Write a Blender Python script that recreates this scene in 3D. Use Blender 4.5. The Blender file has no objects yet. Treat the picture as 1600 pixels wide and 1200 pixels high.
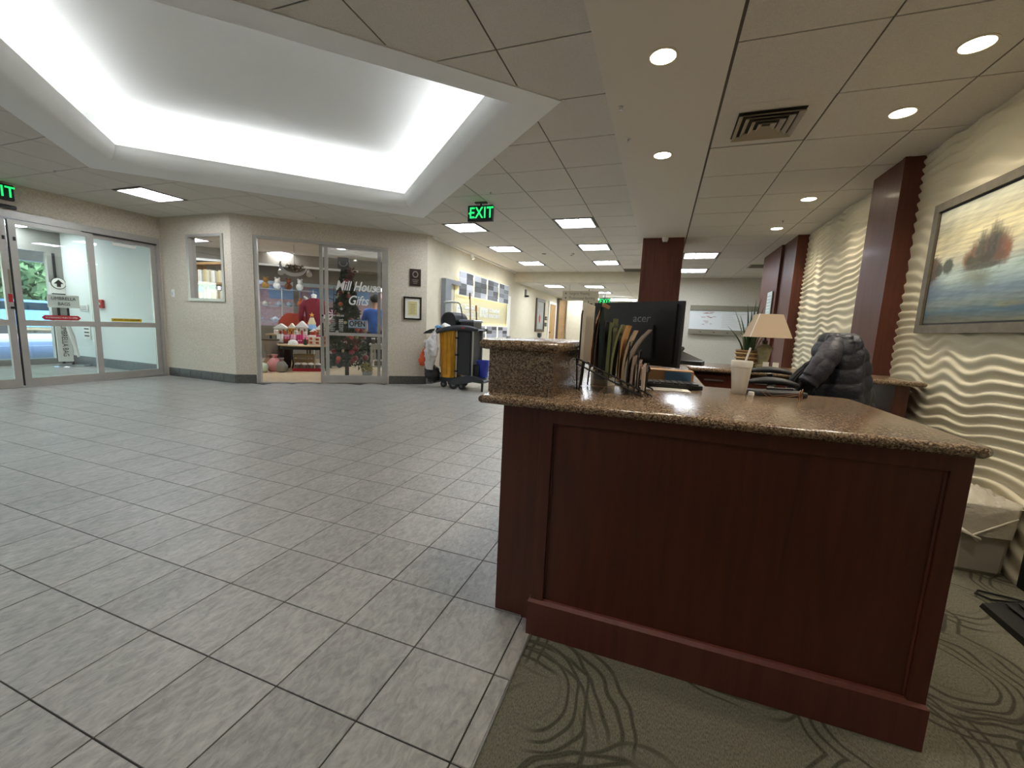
import bpy, math, random
import numpy as np
from mathutils import Vector, Matrix
random.seed(7); RNG = np.random.default_rng(7)
PI = math.pi
C = bpy.context.scene.collection
sc = bpy.context.scene

# ------------------------------------------------------------------ camera
H = 1.145
YAW, PITCH, ROLL, FPX = -.3392, -.1356, .0459, 644.53
def cam_axes():
    cy, sy, cp, sp = math.cos(YAW), math.sin(YAW), math.cos(PITCH), math.sin(PITCH)
    f = np.array([sy*cp, cy*cp, sp]); r = np.array([cy, -sy, 0]); u = np.cross(r, f)
    c, s = math.cos(ROLL), math.sin(ROLL)
    return c*r+s*u, -s*r+c*u, f
AX_R, AX_U, AX_F = cam_axes()
cd = bpy.data.cameras.new('camera'); cam = bpy.data.objects.new('camera', cd); C.objects.link(cam)
mw = Matrix.Identity(4)
for i in range(3):
    mw[i][0] = AX_R[i]; mw[i][1] = AX_U[i]; mw[i][2] = -AX_F[i]
mw[2][3] = H
cam.matrix_world = mw
cd.sensor_fit = 'HORIZONTAL'; cd.sensor_width = 36; cd.lens = 36*FPX/1600; cd.clip_start = .02; cd.clip_end = 400
sc.camera = cam
# ------------------------------------------------------------------ view, world, sun
sc.view_settings.view_transform = 'Standard'; sc.view_settings.look = 'None'
sc.view_settings.gamma = 1; sc.view_settings.use_curve_mapping = False
sc.view_settings.exposure = 1.3
w = bpy.data.worlds.new('world'); sc.world = w; w.use_nodes = True
nt = w.node_tree; bg = nt.nodes['Background']
sky = nt.nodes.new('ShaderNodeTexSky'); sky.sky_type = 'NISHITA'; sky.sun_disc = False
sky.sun_elevation = math.radians(38); sky.sun_rotation = math.radians(60)
nt.links.new(sky.outputs[0], bg.inputs[0]); bg.inputs[1].default_value = .6
sd = bpy.data.lights.new('sun', 'SUN'); sd.energy = 3.2; sd.angle = .02; sd.color = (1, .95, .86)
so = bpy.data.objects.new('sun', sd); C.objects.link(so); so.rotation_euler = (math.radians(50), 0, math.radians(70))
# emission strengths of the lamps
E_COVE, E_TROFFER, E_DOWN, W_DOWN = 7.4, 15.0, 12.0, 18.0

# ------------------------------------------------------------------ helpers
def lin(h):
    h = h.lstrip('#'); o = []
    for i in (0, 2, 4):
        v = int(h[i:i+2], 16)/255
        o.append(v/12.92 if v <= .04045 else ((v+.055)/1.055)**2.4)
    return tuple(o)+(1,)
MATS = {}
def mat(name, col, rough=.5, metal=0, spec=.5, var=0, vscale=8, bump=0, bscale=40, emit=None, estr=0, col2=None, stretch=None, coat=0):
    if name in MATS: return MATS[name]
    m = bpy.data.materials.new(name); m.use_nodes = True; MATS[name] = m
    n, l = m.node_tree.nodes, m.node_tree.links; b = n['Principled BSDF']
    c = lin(col) if isinstance(col, str) else tuple(col)+(1,)
    b.inputs['Base Color'].default_value = c; b.inputs['Roughness'].default_value = rough
    b.inputs['Metallic'].default_value = metal; b.inputs['Specular IOR Level'].default_value = spec
    if coat: b.inputs['Coat Weight'].default_value = coat; b.inputs['Coat Roughness'].default_value = .08
    geo = None
    def coords():
        nonlocal geo
        if geo is None:
            g = n.new('ShaderNodeNewGeometry'); mp = n.new('ShaderNodeMapping')
            if stretch: mp.inputs['Scale'].default_value = stretch
            l.new(g.outputs['Position'], mp.inputs['Vector']); geo = mp.outputs[0]
        return geo
    if var or col2:
        t = n.new('ShaderNodeTexNoise'); t.inputs['Scale'].default_value = vscale; t.inputs['Detail'].default_value = 6
        l.new(coords(), t.inputs['Vector'])
        r = n.new('ShaderNodeValToRGB'); e = r.color_ramp.elements
        e[0].position = .35; e[1].position = .65
        if col2: e[0].color = c; e[1].color = lin(col2)
        else:
            e[0].color = tuple(max(0, x*(1-var)) for x in c[:3])+(1,); e[1].color = tuple(min(1, x*(1+var)) for x in c[:3])+(1,)
        l.new(t.outputs['Fac'], r.inputs[0]); l.new(r.outputs[0], b.inputs['Base Color'])
    if bump:
        t = n.new('ShaderNodeTexNoise'); t.inputs['Scale'].default_value = bscale; t.inputs['Detail'].default_value = 5
        l.new(coords(), t.inputs['Vector'])
        bp = n.new('ShaderNodeBump'); bp.inputs['Strength'].default_value = bump; bp.inputs['Distance'].default_value = .01
        l.new(t.outputs['Fac'], bp.inputs['Height']); l.new(bp.outputs[0], b.inputs['Normal'])
    if emit:
        b.inputs['Emission Color'].default_value = lin(emit) if isinstance(emit, str) else tuple(emit)+(1,)
        b.inputs['Emission Strength'].default_value = estr
    return m

class MB:
    """collects shapes; build() links them as one mesh object"""
    def __init__(s): s.v = []; s.f = []
    def add(s, v, f):
        o = len(s.v); s.v += [tuple(p) for p in v]; s.f += [tuple(i+o for i in q) for q in f]; return s
    def box(s, x0, x1, y0, y1, z0, z1):
        return s.add([(x0,y0,z0),(x1,y0,z0),(x1,y1,z0),(x0,y1,z0),(x0,y0,z1),(x1,y0,z1),(x1,y1,z1),(x0,y1,z1)],
                     [(3,2,1,0),(4,5,6,7),(0,1,5,4),(1,2,6,5),(2,3,7,6),(3,0,4,7)])
    def cbox(s, x0, x1, y0, y1, z0, z1, c):
        """box whose top edges are chamfered by c"""
        return s.add([(x0,y0,z0),(x1,y0,z0),(x1,y1,z0),(x0,y1,z0),(x0,y0,z1-c),(x1,y0,z1-c),(x1,y1,z1-c),(x0,y1,z1-c),
                      (x0+c,y0+c,z1),(x1-c,y0+c,z1),(x1-c,y1-c,z1),(x0+c,y1-c,z1)],
                     [(3,2,1,0),(8,9,10,11),(0,1,5,4),(1,2,6,5),(2,3,7,6),(3,0,4,7),(4,5,9,8),(5,6,10,9),(6,7,11,10),(7,4,8,11)])
    def obox(s, c, size, u=(1,0,0), v=(0,1,0)):
        """oriented box: centre, full sizes along u, v, u x v"""
        u = Vector(u).normalized(); v = Vector(v).normalized(); w_ = u.cross(v); c = Vector(c)
        a, b, d = size[0]/2, size[1]/2, size[2]/2
        vs = [c+u*(i*a)+v*(j*b)+w_*(k*d) for k in (-1,1) for i, j in ((-1,-1),(1,-1),(1,1),(-1,1))]
        return s.add(vs, [(3,2,1,0),(4,5,6,7),(0,1,5,4),(1,2,6,5),(2,3,7,6),(3,0,4,7)])
    def prism(s, poly, z0, z1):
        n = len(poly)
        return s.add([(x,y,z0) for x,y in poly]+[(x,y,z1) for x,y in poly],
                     [tuple(range(n))[::-1], tuple(range(n,2*n))]+[(i,(i+1)%n,(i+1)%n+n,i+n) for i in range(n)])
    def rings(s, R, cap=True):
        n = len(R[0]); o = []; f = []
        for r in R: o += list(r)
        for k in range(len(R)-1):
            f += [(k*n+i, k*n+(i+1)%n, (k+1)*n+(i+1)%n, (k+1)*n+i) for i in range(n)]
        if cap: f += [tuple(range(n))[::-1], tuple(range((len(R)-1)*n, len(R)*n))]
        return s.add(o, f)
    def lathe(s, prof, c=(0,0,0), n=20, sx=1, sy=1, cap=True):
        R = [[(c[0]+r*sx*math.cos(2*PI*i/n), c[1]+r*sy*math.sin(2*PI*i/n), c[2]+z) for i in range(n)] for r, z in prof]
        return s.rings(R, cap)
    def tube(s, pts, r, n=8):
        pts = [Vector(p) for p in pts]; R = []
        rr = r if isinstance(r, (list, tuple)) else [r]*len(pts)
        up = None
        for i, p in enumerate(pts):
            t = (pts[min(i+1,len(pts)-1)]-pts[max(i-1,0)]).normalized()
            if up is None: up = Vector((0,0,1)) if abs(t.z) < .9 else Vector((1,0,0))
            a = t.cross(up)
            if a.length < 1e-4: a = t.cross(Vector((.3,1,.2)))
            a.normalize(); b = a.cross(t); up = b
            R.append([p+a*(rr[i]*math.cos(2*PI*k/n))+b*(rr[i]*math.sin(2*PI*k/n)) for k in range(n)])
        return s.rings(R)
    def cyl(s, p0, p1, r0, r1=None, n=14): return s.tube([p0, p1], [r0, r0 if r1 is None else r1], n)
    def ball(s, c, r, n=12, m=7, sx=1, sy=1, sz=1):
        R = []
        for j in range(m+1):
            a = -PI/2+PI*(j+.0)/m; q = max(math.cos(a), .02)
            R.append([(c[0]+r*sx*q*math.cos(2*PI*i/n), c[1]+r*sy*q*math.sin(2*PI*i/n), c[2]+r*sz*math.sin(a)) for i in range(n)])
        return s.rings(R)
    def quad(s, a, b, c, d): return s.add([a,b,c,d], [(0,1,2,3)])
    def build(s, name, m, parent=None, smooth=False, local=False, kind=None):
        me = bpy.data.meshes.new(name); off = Vector((0,0,0))
        if parent is not None and not local: off = parent.get('_org', None); off = Vector(off) if off is not None else Vector((0,0,0))
        me.from_pydata([(x-off[0],y-off[1],z-off[2]) for x,y,z in s.v], [], s.f); me.validate(); me.update()
        if m: me.materials.append(m)
        if smooth:
            me.polygons.foreach_set('use_smooth', [True]*len(me.polygons))
            if smooth != 'all': 
                try: me.set_sharp_from_angle(angle=math.radians(42))
                except Exception: pass
        o = bpy.data.objects.new(name, me); C.objects.link(o)
        if parent is not None:
            o.parent = parent; o['_org'] = list(off)
        else:
            o['_org'] = [0,0,0]
        if kind: o['kind'] = kind
        return o
def tag(o, label, cat, group=None):
    o['label'] = label; o['category'] = cat
    if group: o['group'] = group
    return o
def thing(name, label, cat, loc=(0,0,0), rz=0, group=None):
    o = bpy.data.objects.new(name, None); C.objects.link(o); o.location = loc; o.rotation_euler = (0,0,rz)
    o.empty_display_size = .1
    o['_org'] = list(loc) if not rz else [0,0,0]
    return tag(o, label, cat, group)
def struct(o): o['kind'] = 'structure'; return o
def plabel(o, t): o['label'] = t; return o
def dup(root, loc, label, rz=None, group=None):
    r = root.copy(); C.objects.link(r); r.location = loc; r['label'] = label
    if rz is not None: r.rotation_euler = (0,0,rz)
    if group: r['group'] = group
    for ch in list(root.children):
        c = ch.copy(); C.objects.link(c); c.parent = r
        for g in list(ch.children):
            d = g.copy(); C.objects.link(d); d.parent = c
    return r
def text_mesh(txt, size, depth=.002, shear=0, align='CENTER', bold=0, spacing=1, xs=1):
    """verts, faces of extruded lettering in its own xy plane"""
    cu = bpy.data.curves.new('lettering', 'FONT'); cu.body = txt; cu.size = size; cu.extrude = depth/2; cu.shear = shear
    cu.align_x = align; cu.align_y = 'CENTER'; cu.offset = bold; cu.space_character = spacing; cu.resolution_u = 3
    o = bpy.data.objects.new('lettering', cu); C.objects.link(o)
    dg = bpy.context.evaluated_depsgraph_get(); dg.update()
    me = o.evaluated_get(dg).to_mesh()
    v = [(p.co.x*xs, p.co.y, p.co.z) for p in me.vertices]; f = [tuple(p.vertices) for p in me.polygons]
    o.evaluated_get(dg).to_mesh_clear(); bpy.data.objects.remove(o); bpy.data.curves.remove(cu)
    return v, f
def lettering(name, txt, size, c, u, up, m, parent, **k):
    """lettering centred at c, reading along u, letters upright along up"""
    v, f = text_mesh(txt, size, **k); c = Vector(c); u = Vector(u).normalized(); up = Vector(up).normalized(); n_ = u.cross(up)
    b = MB(); b.add([c+u*x+up*y+n_*z for x,y,z in v], f)
    return b.build(name, m, parent)
def seen(P):
    d = np.array(P)-np.array([0,0,H]); z = d@AX_F
    if z <= .1: return None
    return 800+FPX*(d@AX_R)/z, 600-FPX*(d@AX_U)/z, z

# ------------------------------------------------------------------ materials
def m_tile():
    m = bpy.data.materials.new('slate_tile'); m.use_nodes = True; n, l = m.node_tree.nodes, m.node_tree.links; b = n['Principled BSDF']
    g = n.new('ShaderNodeNewGeometry'); oi = n.new('ShaderNodeObjectInfo')
    ad = n.new('ShaderNodeVectorMath'); ad.operation = 'ADD'
    mp = n.new('ShaderNodeMapping'); mp.inputs['Scale'].default_value = (1.0, .45, 1); mp.inputs['Rotation'].default_value = (0,0,.35)
    l.new(g.outputs['Position'], ad.inputs[0]); l.new(oi.outputs['Random'], ad.inputs[1]); l.new(ad.outputs[0], mp.inputs[0])
    t = n.new('ShaderNodeTexNoise'); t.inputs['Scale'].default_value = 46; t.inputs['Detail'].default_value = 8; t.inputs['Roughness'].default_value = .65
    t.inputs['Distortion'].default_value = .6
    l.new(mp.outputs[0], t.inputs['Vector'])
    t2 = n.new('ShaderNodeTexNoise'); t2.inputs['Scale'].default_value = 4; t2.inputs['Detail'].default_value = 4; l.new(mp.outputs[0], t2.inputs['Vector'])
    mx = n.new('ShaderNodeMath'); mx.operation = 'MULTIPLY_ADD'; mx.inputs[1].default_value = .75
    l.new(t.outputs['Fac'], mx.inputs[0]); 
    m2 = n.new('ShaderNodeMath'); m2.operation = 'MULTIPLY'; m2.inputs[1].default_value = .25; l.new(t2.outputs['Fac'], m2.inputs[0]); l.new(m2.outputs[0], mx.inputs[2])
    r = n.new('ShaderNodeValToRGB'); e = r.color_ramp.elements
    e[0].position = .34; e[0].color = lin('#807d77'); e[1].position = .66; e[1].color = lin('#b3afa8')
    l.new(mx.outputs[0], r.inputs[0])
    hs = n.new('ShaderNodeHueSaturation'); mr = n.new('ShaderNodeMapRange'); mr.inputs[3].default_value = .96; mr.inputs[4].default_value = 1.03
    l.new(oi.outputs['Random'], mr.inputs[0]); l.new(mr.outputs[0], hs.inputs['Value']); l.new(r.outputs[0], hs.inputs['Color'])
    l.new(hs.outputs[0], b.inputs['Base Color'])
    b.inputs['Roughness'].default_value = .30; b.inputs['Specular IOR Level'].default_value = .8
    bp = n.new('ShaderNodeBump'); bp.inputs['Strength'].default_value = .5; bp.inputs['Distance'].default_value = .007
    l.new(t.outputs['Fac'], bp.inputs['Height']); l.new(bp.outputs[0], b.inputs['Normal'])
    return m
def m_carpet():
    m = bpy.data.materials.new('swirl_carpet'); m.use_nodes = True; n, l = m.node_tree.nodes, m.node_tree.links; b = n['Principled BSDF']
    g = n.new('ShaderNodeNewGeometry')
    dn = n.new('ShaderNodeTexNoise'); dn.inputs['Scale'].default_value = 3; l.new(g.outputs['Position'], dn.inputs['Vector'])
    ad = n.new('ShaderNodeVectorMath'); ad.operation = 'MULTIPLY_ADD'; ad.inputs[1].default_value = (.16,.16,0); l.new(dn.outputs['Color'], ad.inputs[0]); l.new(g.outputs['Position'], ad.inputs[2])
    def arcs(scale, freq, off, win):
        mp = n.new('ShaderNodeMapping'); mp.inputs['Location'].default_value = off; l.new(ad.outputs[0], mp.inputs[0])
        v = n.new('ShaderNodeTexVoronoi'); v.voronoi_dimensions = '2D'; v.inputs['Scale'].default_value = scale; l.new(mp.outputs[0], v.inputs['Vector'])
        k = n.new('ShaderNodeMath'); k.operation = 'MULTIPLY'; k.inputs[1].default_value = freq; l.new(v.outputs['Distance'], k.inputs[0])
        s_ = n.new('ShaderNodeMath'); s_.operation = 'SINE'; l.new(k.outputs[0], s_.inputs[0])
        r = n.new('ShaderNodeMapRange'); r.inputs[1].default_value = .25; r.inputs[2].default_value = .85; l.new(s_.outputs[0], r.inputs[0])
        lo = n.new('ShaderNodeMapRange'); lo.interpolation_type = 'SMOOTHSTEP'; lo.inputs[1].default_value = win[0]; lo.inputs[2].default_value = win[0]+.05; l.new(v.outputs['Distance'], lo.inputs[0])
        hi = n.new('ShaderNodeMapRange'); hi.interpolation_type = 'SMOOTHSTEP'; hi.inputs[1].default_value = win[1]; hi.inputs[2].default_value = win[1]-.05; l.new(v.outputs['Distance'], hi.inputs[0])
        wn = n.new('ShaderNodeMath'); wn.operation = 'MULTIPLY'; l.new(lo.outputs[0], wn.inputs[0]); l.new(hi.outputs[0], wn.inputs[1])
        gn = n.new('ShaderNodeTexNoise'); gn.inputs['Scale'].default_value = 3.5; gn.inputs['Detail'].default_value = 2; l.new(mp.outputs[0], gn.inputs['Vector'])
        gr = n.new('ShaderNodeMapRange'); gr.inputs[1].default_value = .36; gr.inputs[2].default_value = .48; l.new(gn.outputs['Fac'], gr.inputs[0])
        mu = n.new('ShaderNodeMath'); mu.operation = 'MULTIPLY'; l.new(r.outputs[0], mu.inputs[0]); l.new(gr.outputs[0], mu.inputs[1])
        m3 = n.new('ShaderNodeMath'); m3.operation = 'MULTIPLY'; l.new(mu.outputs[0], m3.inputs[0]); l.new(wn.outputs[0], m3.inputs[1])
        return m3.outputs[0]
    a1 = arcs(1.35, 125, (0,0,0), (.22,.46)); a2 = arcs(1.7, 105, (3.3,1.7,0), (.18,.44)); a3 = arcs(1.1, 150, (7.1,4.4,0), (.2,.48))
    mx = n.new('ShaderNodeMath'); mx.operation = 'MAXIMUM'; l.new(a1, mx.inputs[0]); l.new(a2, mx.inputs[1]); m0 = mx; mx = n.new('ShaderNodeMath'); mx.operation = 'MAXIMUM'; l.new(m0.outputs[0], mx.inputs[0]); l.new(a3, mx.inputs[1])
    fn = n.new('ShaderNodeTexNoise'); fn.inputs['Scale'].default_value = 1; fn.inputs['Detail'].default_value = 3
    fm = n.new('ShaderNodeMapping'); fm.inputs['Scale'].default_value = (330,110,60); l.new(g.outputs['Position'], fm.inputs[0]); l.new(fm.outputs[0], fn.inputs['Vector'])
    br = n.new('ShaderNodeMath'); br.operation = 'MULTIPLY'; l.new(mx.outputs[0], br.inputs[0])
    bm = n.new('ShaderNodeMapRange'); bm.inputs[1].default_value = .35; bm.inputs[2].default_value = .6; bm.inputs[3].default_value = .35; bm.inputs[4].default_value = .85; l.new(fn.outputs['Fac'], bm.inputs[0]); l.new(bm.outputs[0], br.inputs[1])
    cr = n.new('ShaderNodeValToRGB'); e = cr.color_ramp.elements; e[0].position = .3; e[0].color = lin('#57544a'); e[1].position = .7; e[1].color = lin('#7f7b6a'); l.new(fn.outputs['Fac'], cr.inputs[0])
    mc = n.new('ShaderNodeMix'); mc.data_type = 'RGBA'; mc.inputs['B'].default_value = lin('#2c2a22'); l.new(cr.outputs[0], mc.inputs['A']); l.new(br.outputs[0], mc.inputs['Factor'])
    l.new(mc.outputs['Result'], b.inputs['Base Color']); b.inputs['Roughness'].default_value = 1; b.inputs['Specular IOR Level'].default_value = .1
    bp = n.new('ShaderNodeBump'); bp.inputs['Strength'].default_value = .5; bp.inputs['Distance'].default_value = .004; l.new(fn.outputs['Fac'], bp.inputs['Height']); l.new(bp.outputs[0], b.inputs['Normal'])
    return m
def m_granite():
    m = bpy.data.materials.new('granite'); m.use_nodes = True; n, l = m.node_tree.nodes, m.node_tree.links; b = n['Principled BSDF']
    g = n.new('ShaderNodeNewGeometry')
    v = n.new('ShaderNodeTexVoronoi'); v.inputs['Scale'].default_value = 260; l.new(g.outputs['Position'], v.inputs['Vector'])
    t = n.new('ShaderNodeTexNoise'); t.inputs['Scale'].default_value = 120; t.inputs['Detail'].default_value = 6; l.new(g.outputs['Position'], t.inputs['Vector'])
    s_ = n.new('ShaderNodeSeparateColor'); l.new(v.outputs['Color'], s_.inputs[0])
    mx = n.new('ShaderNodeMath'); mx.operation = 'ADD'; l.new(s_.outputs[0], mx.inputs[0]); l.new(t.outputs['Fac'], mx.inputs[1])
    hf = n.new('ShaderNodeMath'); hf.operation = 'MULTIPLY'; hf.inputs[1].default_value = .5; l.new(mx.outputs[0], hf.inputs[0])
    r = n.new('ShaderNodeValToRGB'); e = r.color_ramp.elements; e[0].position = .25; e[0].color = lin('#3a2d23'); e[1].position = .8; e[1].color = lin('#b29c82')
    q = e.new(.42); q.color = lin('#6a5643'); q = e.new(.6); q.color = lin('#8a745d')
    l.new(hf.outputs[0], r.inputs[0]); l.new(r.outputs[0], b.inputs['Base Color']); b.inputs['Roughness'].default_value = .2
    return m
def m_wood(name, c0, c1, rough, rot=(0,0,0), coat=0):
    m = bpy.data.materials.new(name); m.use_nodes = True; n, l = m.node_tree.nodes, m.node_tree.links; b = n['Principled BSDF']
    g = n.new('ShaderNodeNewGeometry'); mp = n.new('ShaderNodeMapping'); mp.inputs['Scale'].default_value = (14,14,1.1); mp.inputs['Rotation'].default_value = rot
    l.new(g.outputs['Position'], mp.inputs[0])
    t = n.new('ShaderNodeTexNoise'); t.inputs['Scale'].default_value = 2.2; t.inputs['Detail'].default_value = 8; t.inputs['Roughness'].default_value = .6; t.inputs['Distortion'].default_value = .8
    l.new(mp.outputs[0], t.inputs['Vector'])
    r = n.new('ShaderNodeValToRGB'); e = r.color_ramp.elements; e[0].position = .3; e[0].color = lin(c0); e[1].position = .7; e[1].color = lin(c1)
    l.new(t.outputs['Fac'], r.inputs[0]); l.new(r.outputs[0], b.inputs['Base Color']); b.inputs['Roughness'].default_value = rough
    if coat: b.inputs['Coat Weight'].default_value = coat; b.inputs['Coat Roughness'].default_value = .12
    return m
def m_glass(name, tint=(1,1,1), refl=1.0):
    m = bpy.data.materials.new(name); m.use_nodes = True; n, l = m.node_tree.nodes, m.node_tree.links
    for x in list(n):
        if x.type != 'OUTPUT_MATERIAL': n.remove(x)
    tr = n.new('ShaderNodeBsdfTransparent'); tr.inputs[0].default_value = tint+(1,)
    gl = n.new('ShaderNodeBsdfGlossy'); gl.inputs['Roughness'].default_value = .015
    fr = n.new('ShaderNodeFresnel'); gb = n.new('ShaderNodeNewGeometry'); mi = n.new('ShaderNodeMapRange'); mi.inputs[3].default_value = 1.5; mi.inputs[4].default_value = 1/1.5
    l.new(gb.outputs['Backfacing'], mi.inputs[0]); l.new(mi.outputs[0], fr.inputs[0])   # same reflectance on both faces of the pane
    mu = n.new('ShaderNodeMath'); mu.operation = 'MULTIPLY'; mu.inputs[1].default_value = refl; l.new(fr.outputs[0], mu.inputs[0])
    mx = n.new('ShaderNodeMixShader'); l.new(mu.outputs[0], mx.inputs[0]); l.new(tr.outputs[0], mx.inputs[1]); l.new(gl.outputs[0], mx.inputs[2])
    out = [x for x in n if x.type == 'OUTPUT_MATERIAL'][0]; l.new(mx.outputs[0], out.inputs[0]); return m
M_TILE = m_tile(); M_CARPET = m_carpet(); M_GRAN = m_granite()
M_WOOD = m_wood('mahogany', '#4a2015', '#5e2c1c', .40, coat=.1)
M_WOODC = m_wood('column_mahogany', '#4a2117', '#643323', .48, coat=.05)
M_PLINTH = m_wood('worn_mahogany', '#5a2c24', '#6c382f', .55, rot=(0,PI/2,0))
M_GLASS = m_glass('clear_glass', (.93,.97,.96)); M_GLASS2 = m_glass('shop_glass', (.97,.98,.98), 1.15)
M_GROUT = mat('grout', '#36332d', .9)
M_WALL = mat('wallpaper', '#cdc2b0', .75, var=.13, vscale=60, bump=.25, bscale=70)
M_WALLC = mat('painted_wall', '#cbc2ab', .8, var=.03)
M_BASE = mat('base_tile', '#55534e', .5, var=.2, vscale=30)
M_CEIL = mat('ceiling_tile', '#d2ccc2', .95, var=.06, vscale=150, bump=.3, bscale=160)
M_GAPSHADE = mat('grid_gap_shade', '#5a5246', .7)  # dark backing colour stands in for the shadow gaps between ceiling tiles
M_GYP = mat('gypsum_paint', '#d8d2c8', .85)
M_COVE = mat('cove_white', '#efefed', .85)
M_ALU = mat('anodised_frame', '#b3aea6', .4, metal=.35, var=.04)
M_BLACK = mat('black_plastic', '#141415', .42)
M_BLACKM = mat('matte_black', '#17171a', .6)
M_DGREY = mat('dark_grey_plastic', '#2c2d30', .5, bump=.1, bscale=90)
M_WHITE = mat('white_paint', '#e8e5de', .55)
M_PAPER = mat('white_paper', '#e6e2d8', .8)
M_STEEL = mat('steel', '#b9b8b4', .3, metal=.9)
M_TROF = mat('diffuser', '#dfe6ee', .6, emit=(.86,.93,1), estr=E_TROFFER)
M_COVEL = mat('cove_lamp', '#ffffff', .6, emit=(.93,.97,1), estr=E_COVE)
M_DOWN = mat('lamp_lens', '#fff4dc', .6, emit=(1,.88,.66), estr=E_DOWN)
M_EXITG = mat('exit_letters', '#20d060', .5, emit=(.01,.72,.13), estr=.75)
M_LETW = mat('white_letters', '#e9e9e4', .6)
M_LETB = mat('black_letters', '#161616', .6)
M_WIRE = mat('black_wire', '#0e0e0f', .4)

# ------------------------------------------------------------------ floor
TX, TY, TX0, TY0 = .3062, .3025, -.7309, 1.1545
floor = struct(MB().box(-12.6, -.366, -2.0, 18.5, -.06, -.004).build('floor', M_GROUT))
cells = []
for i in range(-39, 1):
    for j in range(-11, 58):
        x0 = TX0+TX*i; y0 = TY0+TY*j; cx, cy = x0+TX/2, y0+TY/2
        # the tiled area: lobby, corridor and vestibule, not the shop
        if cx < -8.45 and cy > 4.95: continue
        if cx < -4.2 and cy > 4.9 and (cy-4.955)*.8023+(cx+6.69)*-.597 > .0 and cy > 4.95: continue
        if cx < -12.2: continue
        if cy < -1.0: continue
        s_ = seen((cx, cy, 0)); 
        vis = s_ is not None and -60 < s_[0] < 1000 and s_[1] < 1290 and not (s_[0] > 790 and cy > 1.6)
        cells.append(((cx**2+cy**2) if vis else 1e6+cx*cx+cy*cy, x0, y0))
cells.sort()
tm = MB().cbox(-TX/2+.0024, TX/2-.0024, -TY/2+.0024, TY/2-.0024, -.012, 0, .0006).build('tile', M_TILE, floor, local=True)
tile_mesh = tm.data; bpy.data.objects.remove(tm)
rest = MB()
for k, (_, x0, y0) in enumerate(cells):
    if k < 298:
        o = bpy.data.objects.new('tile', tile_mesh); C.objects.link(o); o.parent = floor; o.location = (x0+TX/2, y0+TY/2, random.uniform(-.0006, 0))
    else: rest.box(x0+.0022, x0+TX-.0022, y0+.0022, y0+TY-.0022, -.012, 0)
rest.build('far_tiles', M_TILE, floor, kind='stuff')
bt = MB()
for j in range(-11, 45):
    y0 = TY0+TY*j
    if y0 < -1.2 or y0 > 1.5: continue
    b_ = MB().cbox(-.4225, -.3685, y0+.002, y0+TY-.002, -.012, 0, .002).build('border_tile', M_TILE, floor)
strip = struct(MB().box(-.3665, -.3625, -2, 1.38, -.01, .003).build('trim_1', M_STEEL))
struct(MB().box(-.3625, 1.9, -2.0, 11.35, -.06, -.001).build('floor.001', M_CARPET))

# ------------------------------------------------------------------ ceiling
CZ, CR = 2.758, 2.571
def clip_half(poly, a, b, c):   # keep a*x+b*y <= c
    out = []
    for i in range(len(poly)):
        p, q = poly[i], poly[(i+1) % len(poly)]; dp, dq = a*p[0]+b*p[1]-c, a*q[0]+b*q[1]-c
        if dp <= 0: out.append(p)
        if dp*dq < 0: t = dp/(dp-dq); out.append((p[0]+t*(q[0]-p[0]), p[1]+t*(q[1]-p[1])))
    return out
CCX, CCY, CHX, CHY = -3.595, 3.08, 2.765, 2.65
HALF = [(sx/CHX, sy/CHY, 1+sx*CCX/CHX+sy*CCY/CHY) for sx, sy in ((1,1),(-1,1),(-1,-1),(1,-1))]
def outside_cove(poly):
    parts = []; cur = poly
    for a, b, c in HALF:
        p = clip_half(cur, -a, -b, -c)
        if len(p) >= 3: parts.append(p)
        cur = clip_half(cur, a, b, c)
        if len(cur) < 3: break
    else: return parts, True
    return parts, len(cur) >= 3
GX, GY = .616, .6165
LIGHT_CELLS = {(4,6),(1,6),(4,9),(1,9),(4,12),(1,12),(10,2),(13,5),(14,9),(10,8),(9,11),(15,6),(12,11),(7,8),(3,-5),(7,-5),(10,-4)}
ceil = struct(MB().prism([(-15.5,4.6),(-6.36,3.08),(-3.595,5.73),(-.83,3.08),(-.44,3.08),(-.44,12),(-5.,15.5),(-15.5,15.5)], CZ+.006, CZ+.05)
              .prism([(-8.6,-2.1),(-3.595,-2.1),(-3.595,.43),(-6.36,3.08),(-8.6,4.6)], CZ+.006, CZ+.05).prism([(-3.595,-2.1),(-.44,-2.1),(-.44,3.08),(-.83,3.08),(-3.595,.43)], CZ+.006, CZ+.05).build('ceiling', M_GAPSHADE))
ct = []
full = MB().box(-GX/2+.0055, GX/2-.0055, -GY/2+.0055, GY/2-.0055, 0, .012).build('ceiling_tile', M_CEIL, ceil, local=True)
full_mesh = full.data; bpy.data.objects.remove(full)
for k in range(0, 24):
    for j in range(-7, 21):
        if (k, j) in LIGHT_CELLS: continue
        x1 = -.445-GX*k; x0 = x1-GX; y0 = 2.456+GY*j; y1 = y0+GY; cx, cy = (x0+x1)/2, (y0+y1)/2
        if cx < -8.45 and cy < 4.9: continue
        if cx > -4.2 and cy > 11.55: continue
        if cx < -12.5: continue
        if cy+.9*cx > 10.5: continue
        r = [(x0+.0055,y0+.0055),(x1-.0055,y0+.0055),(x1-.0055,y1-.0055),(x0+.0055,y1-.0055)]
        parts, cut = outside_cove(r)
        if not parts: continue
        s_ = seen((cx, cy, CZ)); vis = s_ is not None and -100 < s_[0] < 1110 and s_[1] > -120 and not (cy > 4.95 and (cy-4.955)*.8023+(cx+6.69)*-.597 > 0 and cx < -4.2)
        ct.append(((cx*cx+cy*cy) if vis else 1e6+cx*cx+cy*cy, cx, cy, parts if cut else None))
ct.sort(key=lambda a: a[0]); rest = MB()
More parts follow.
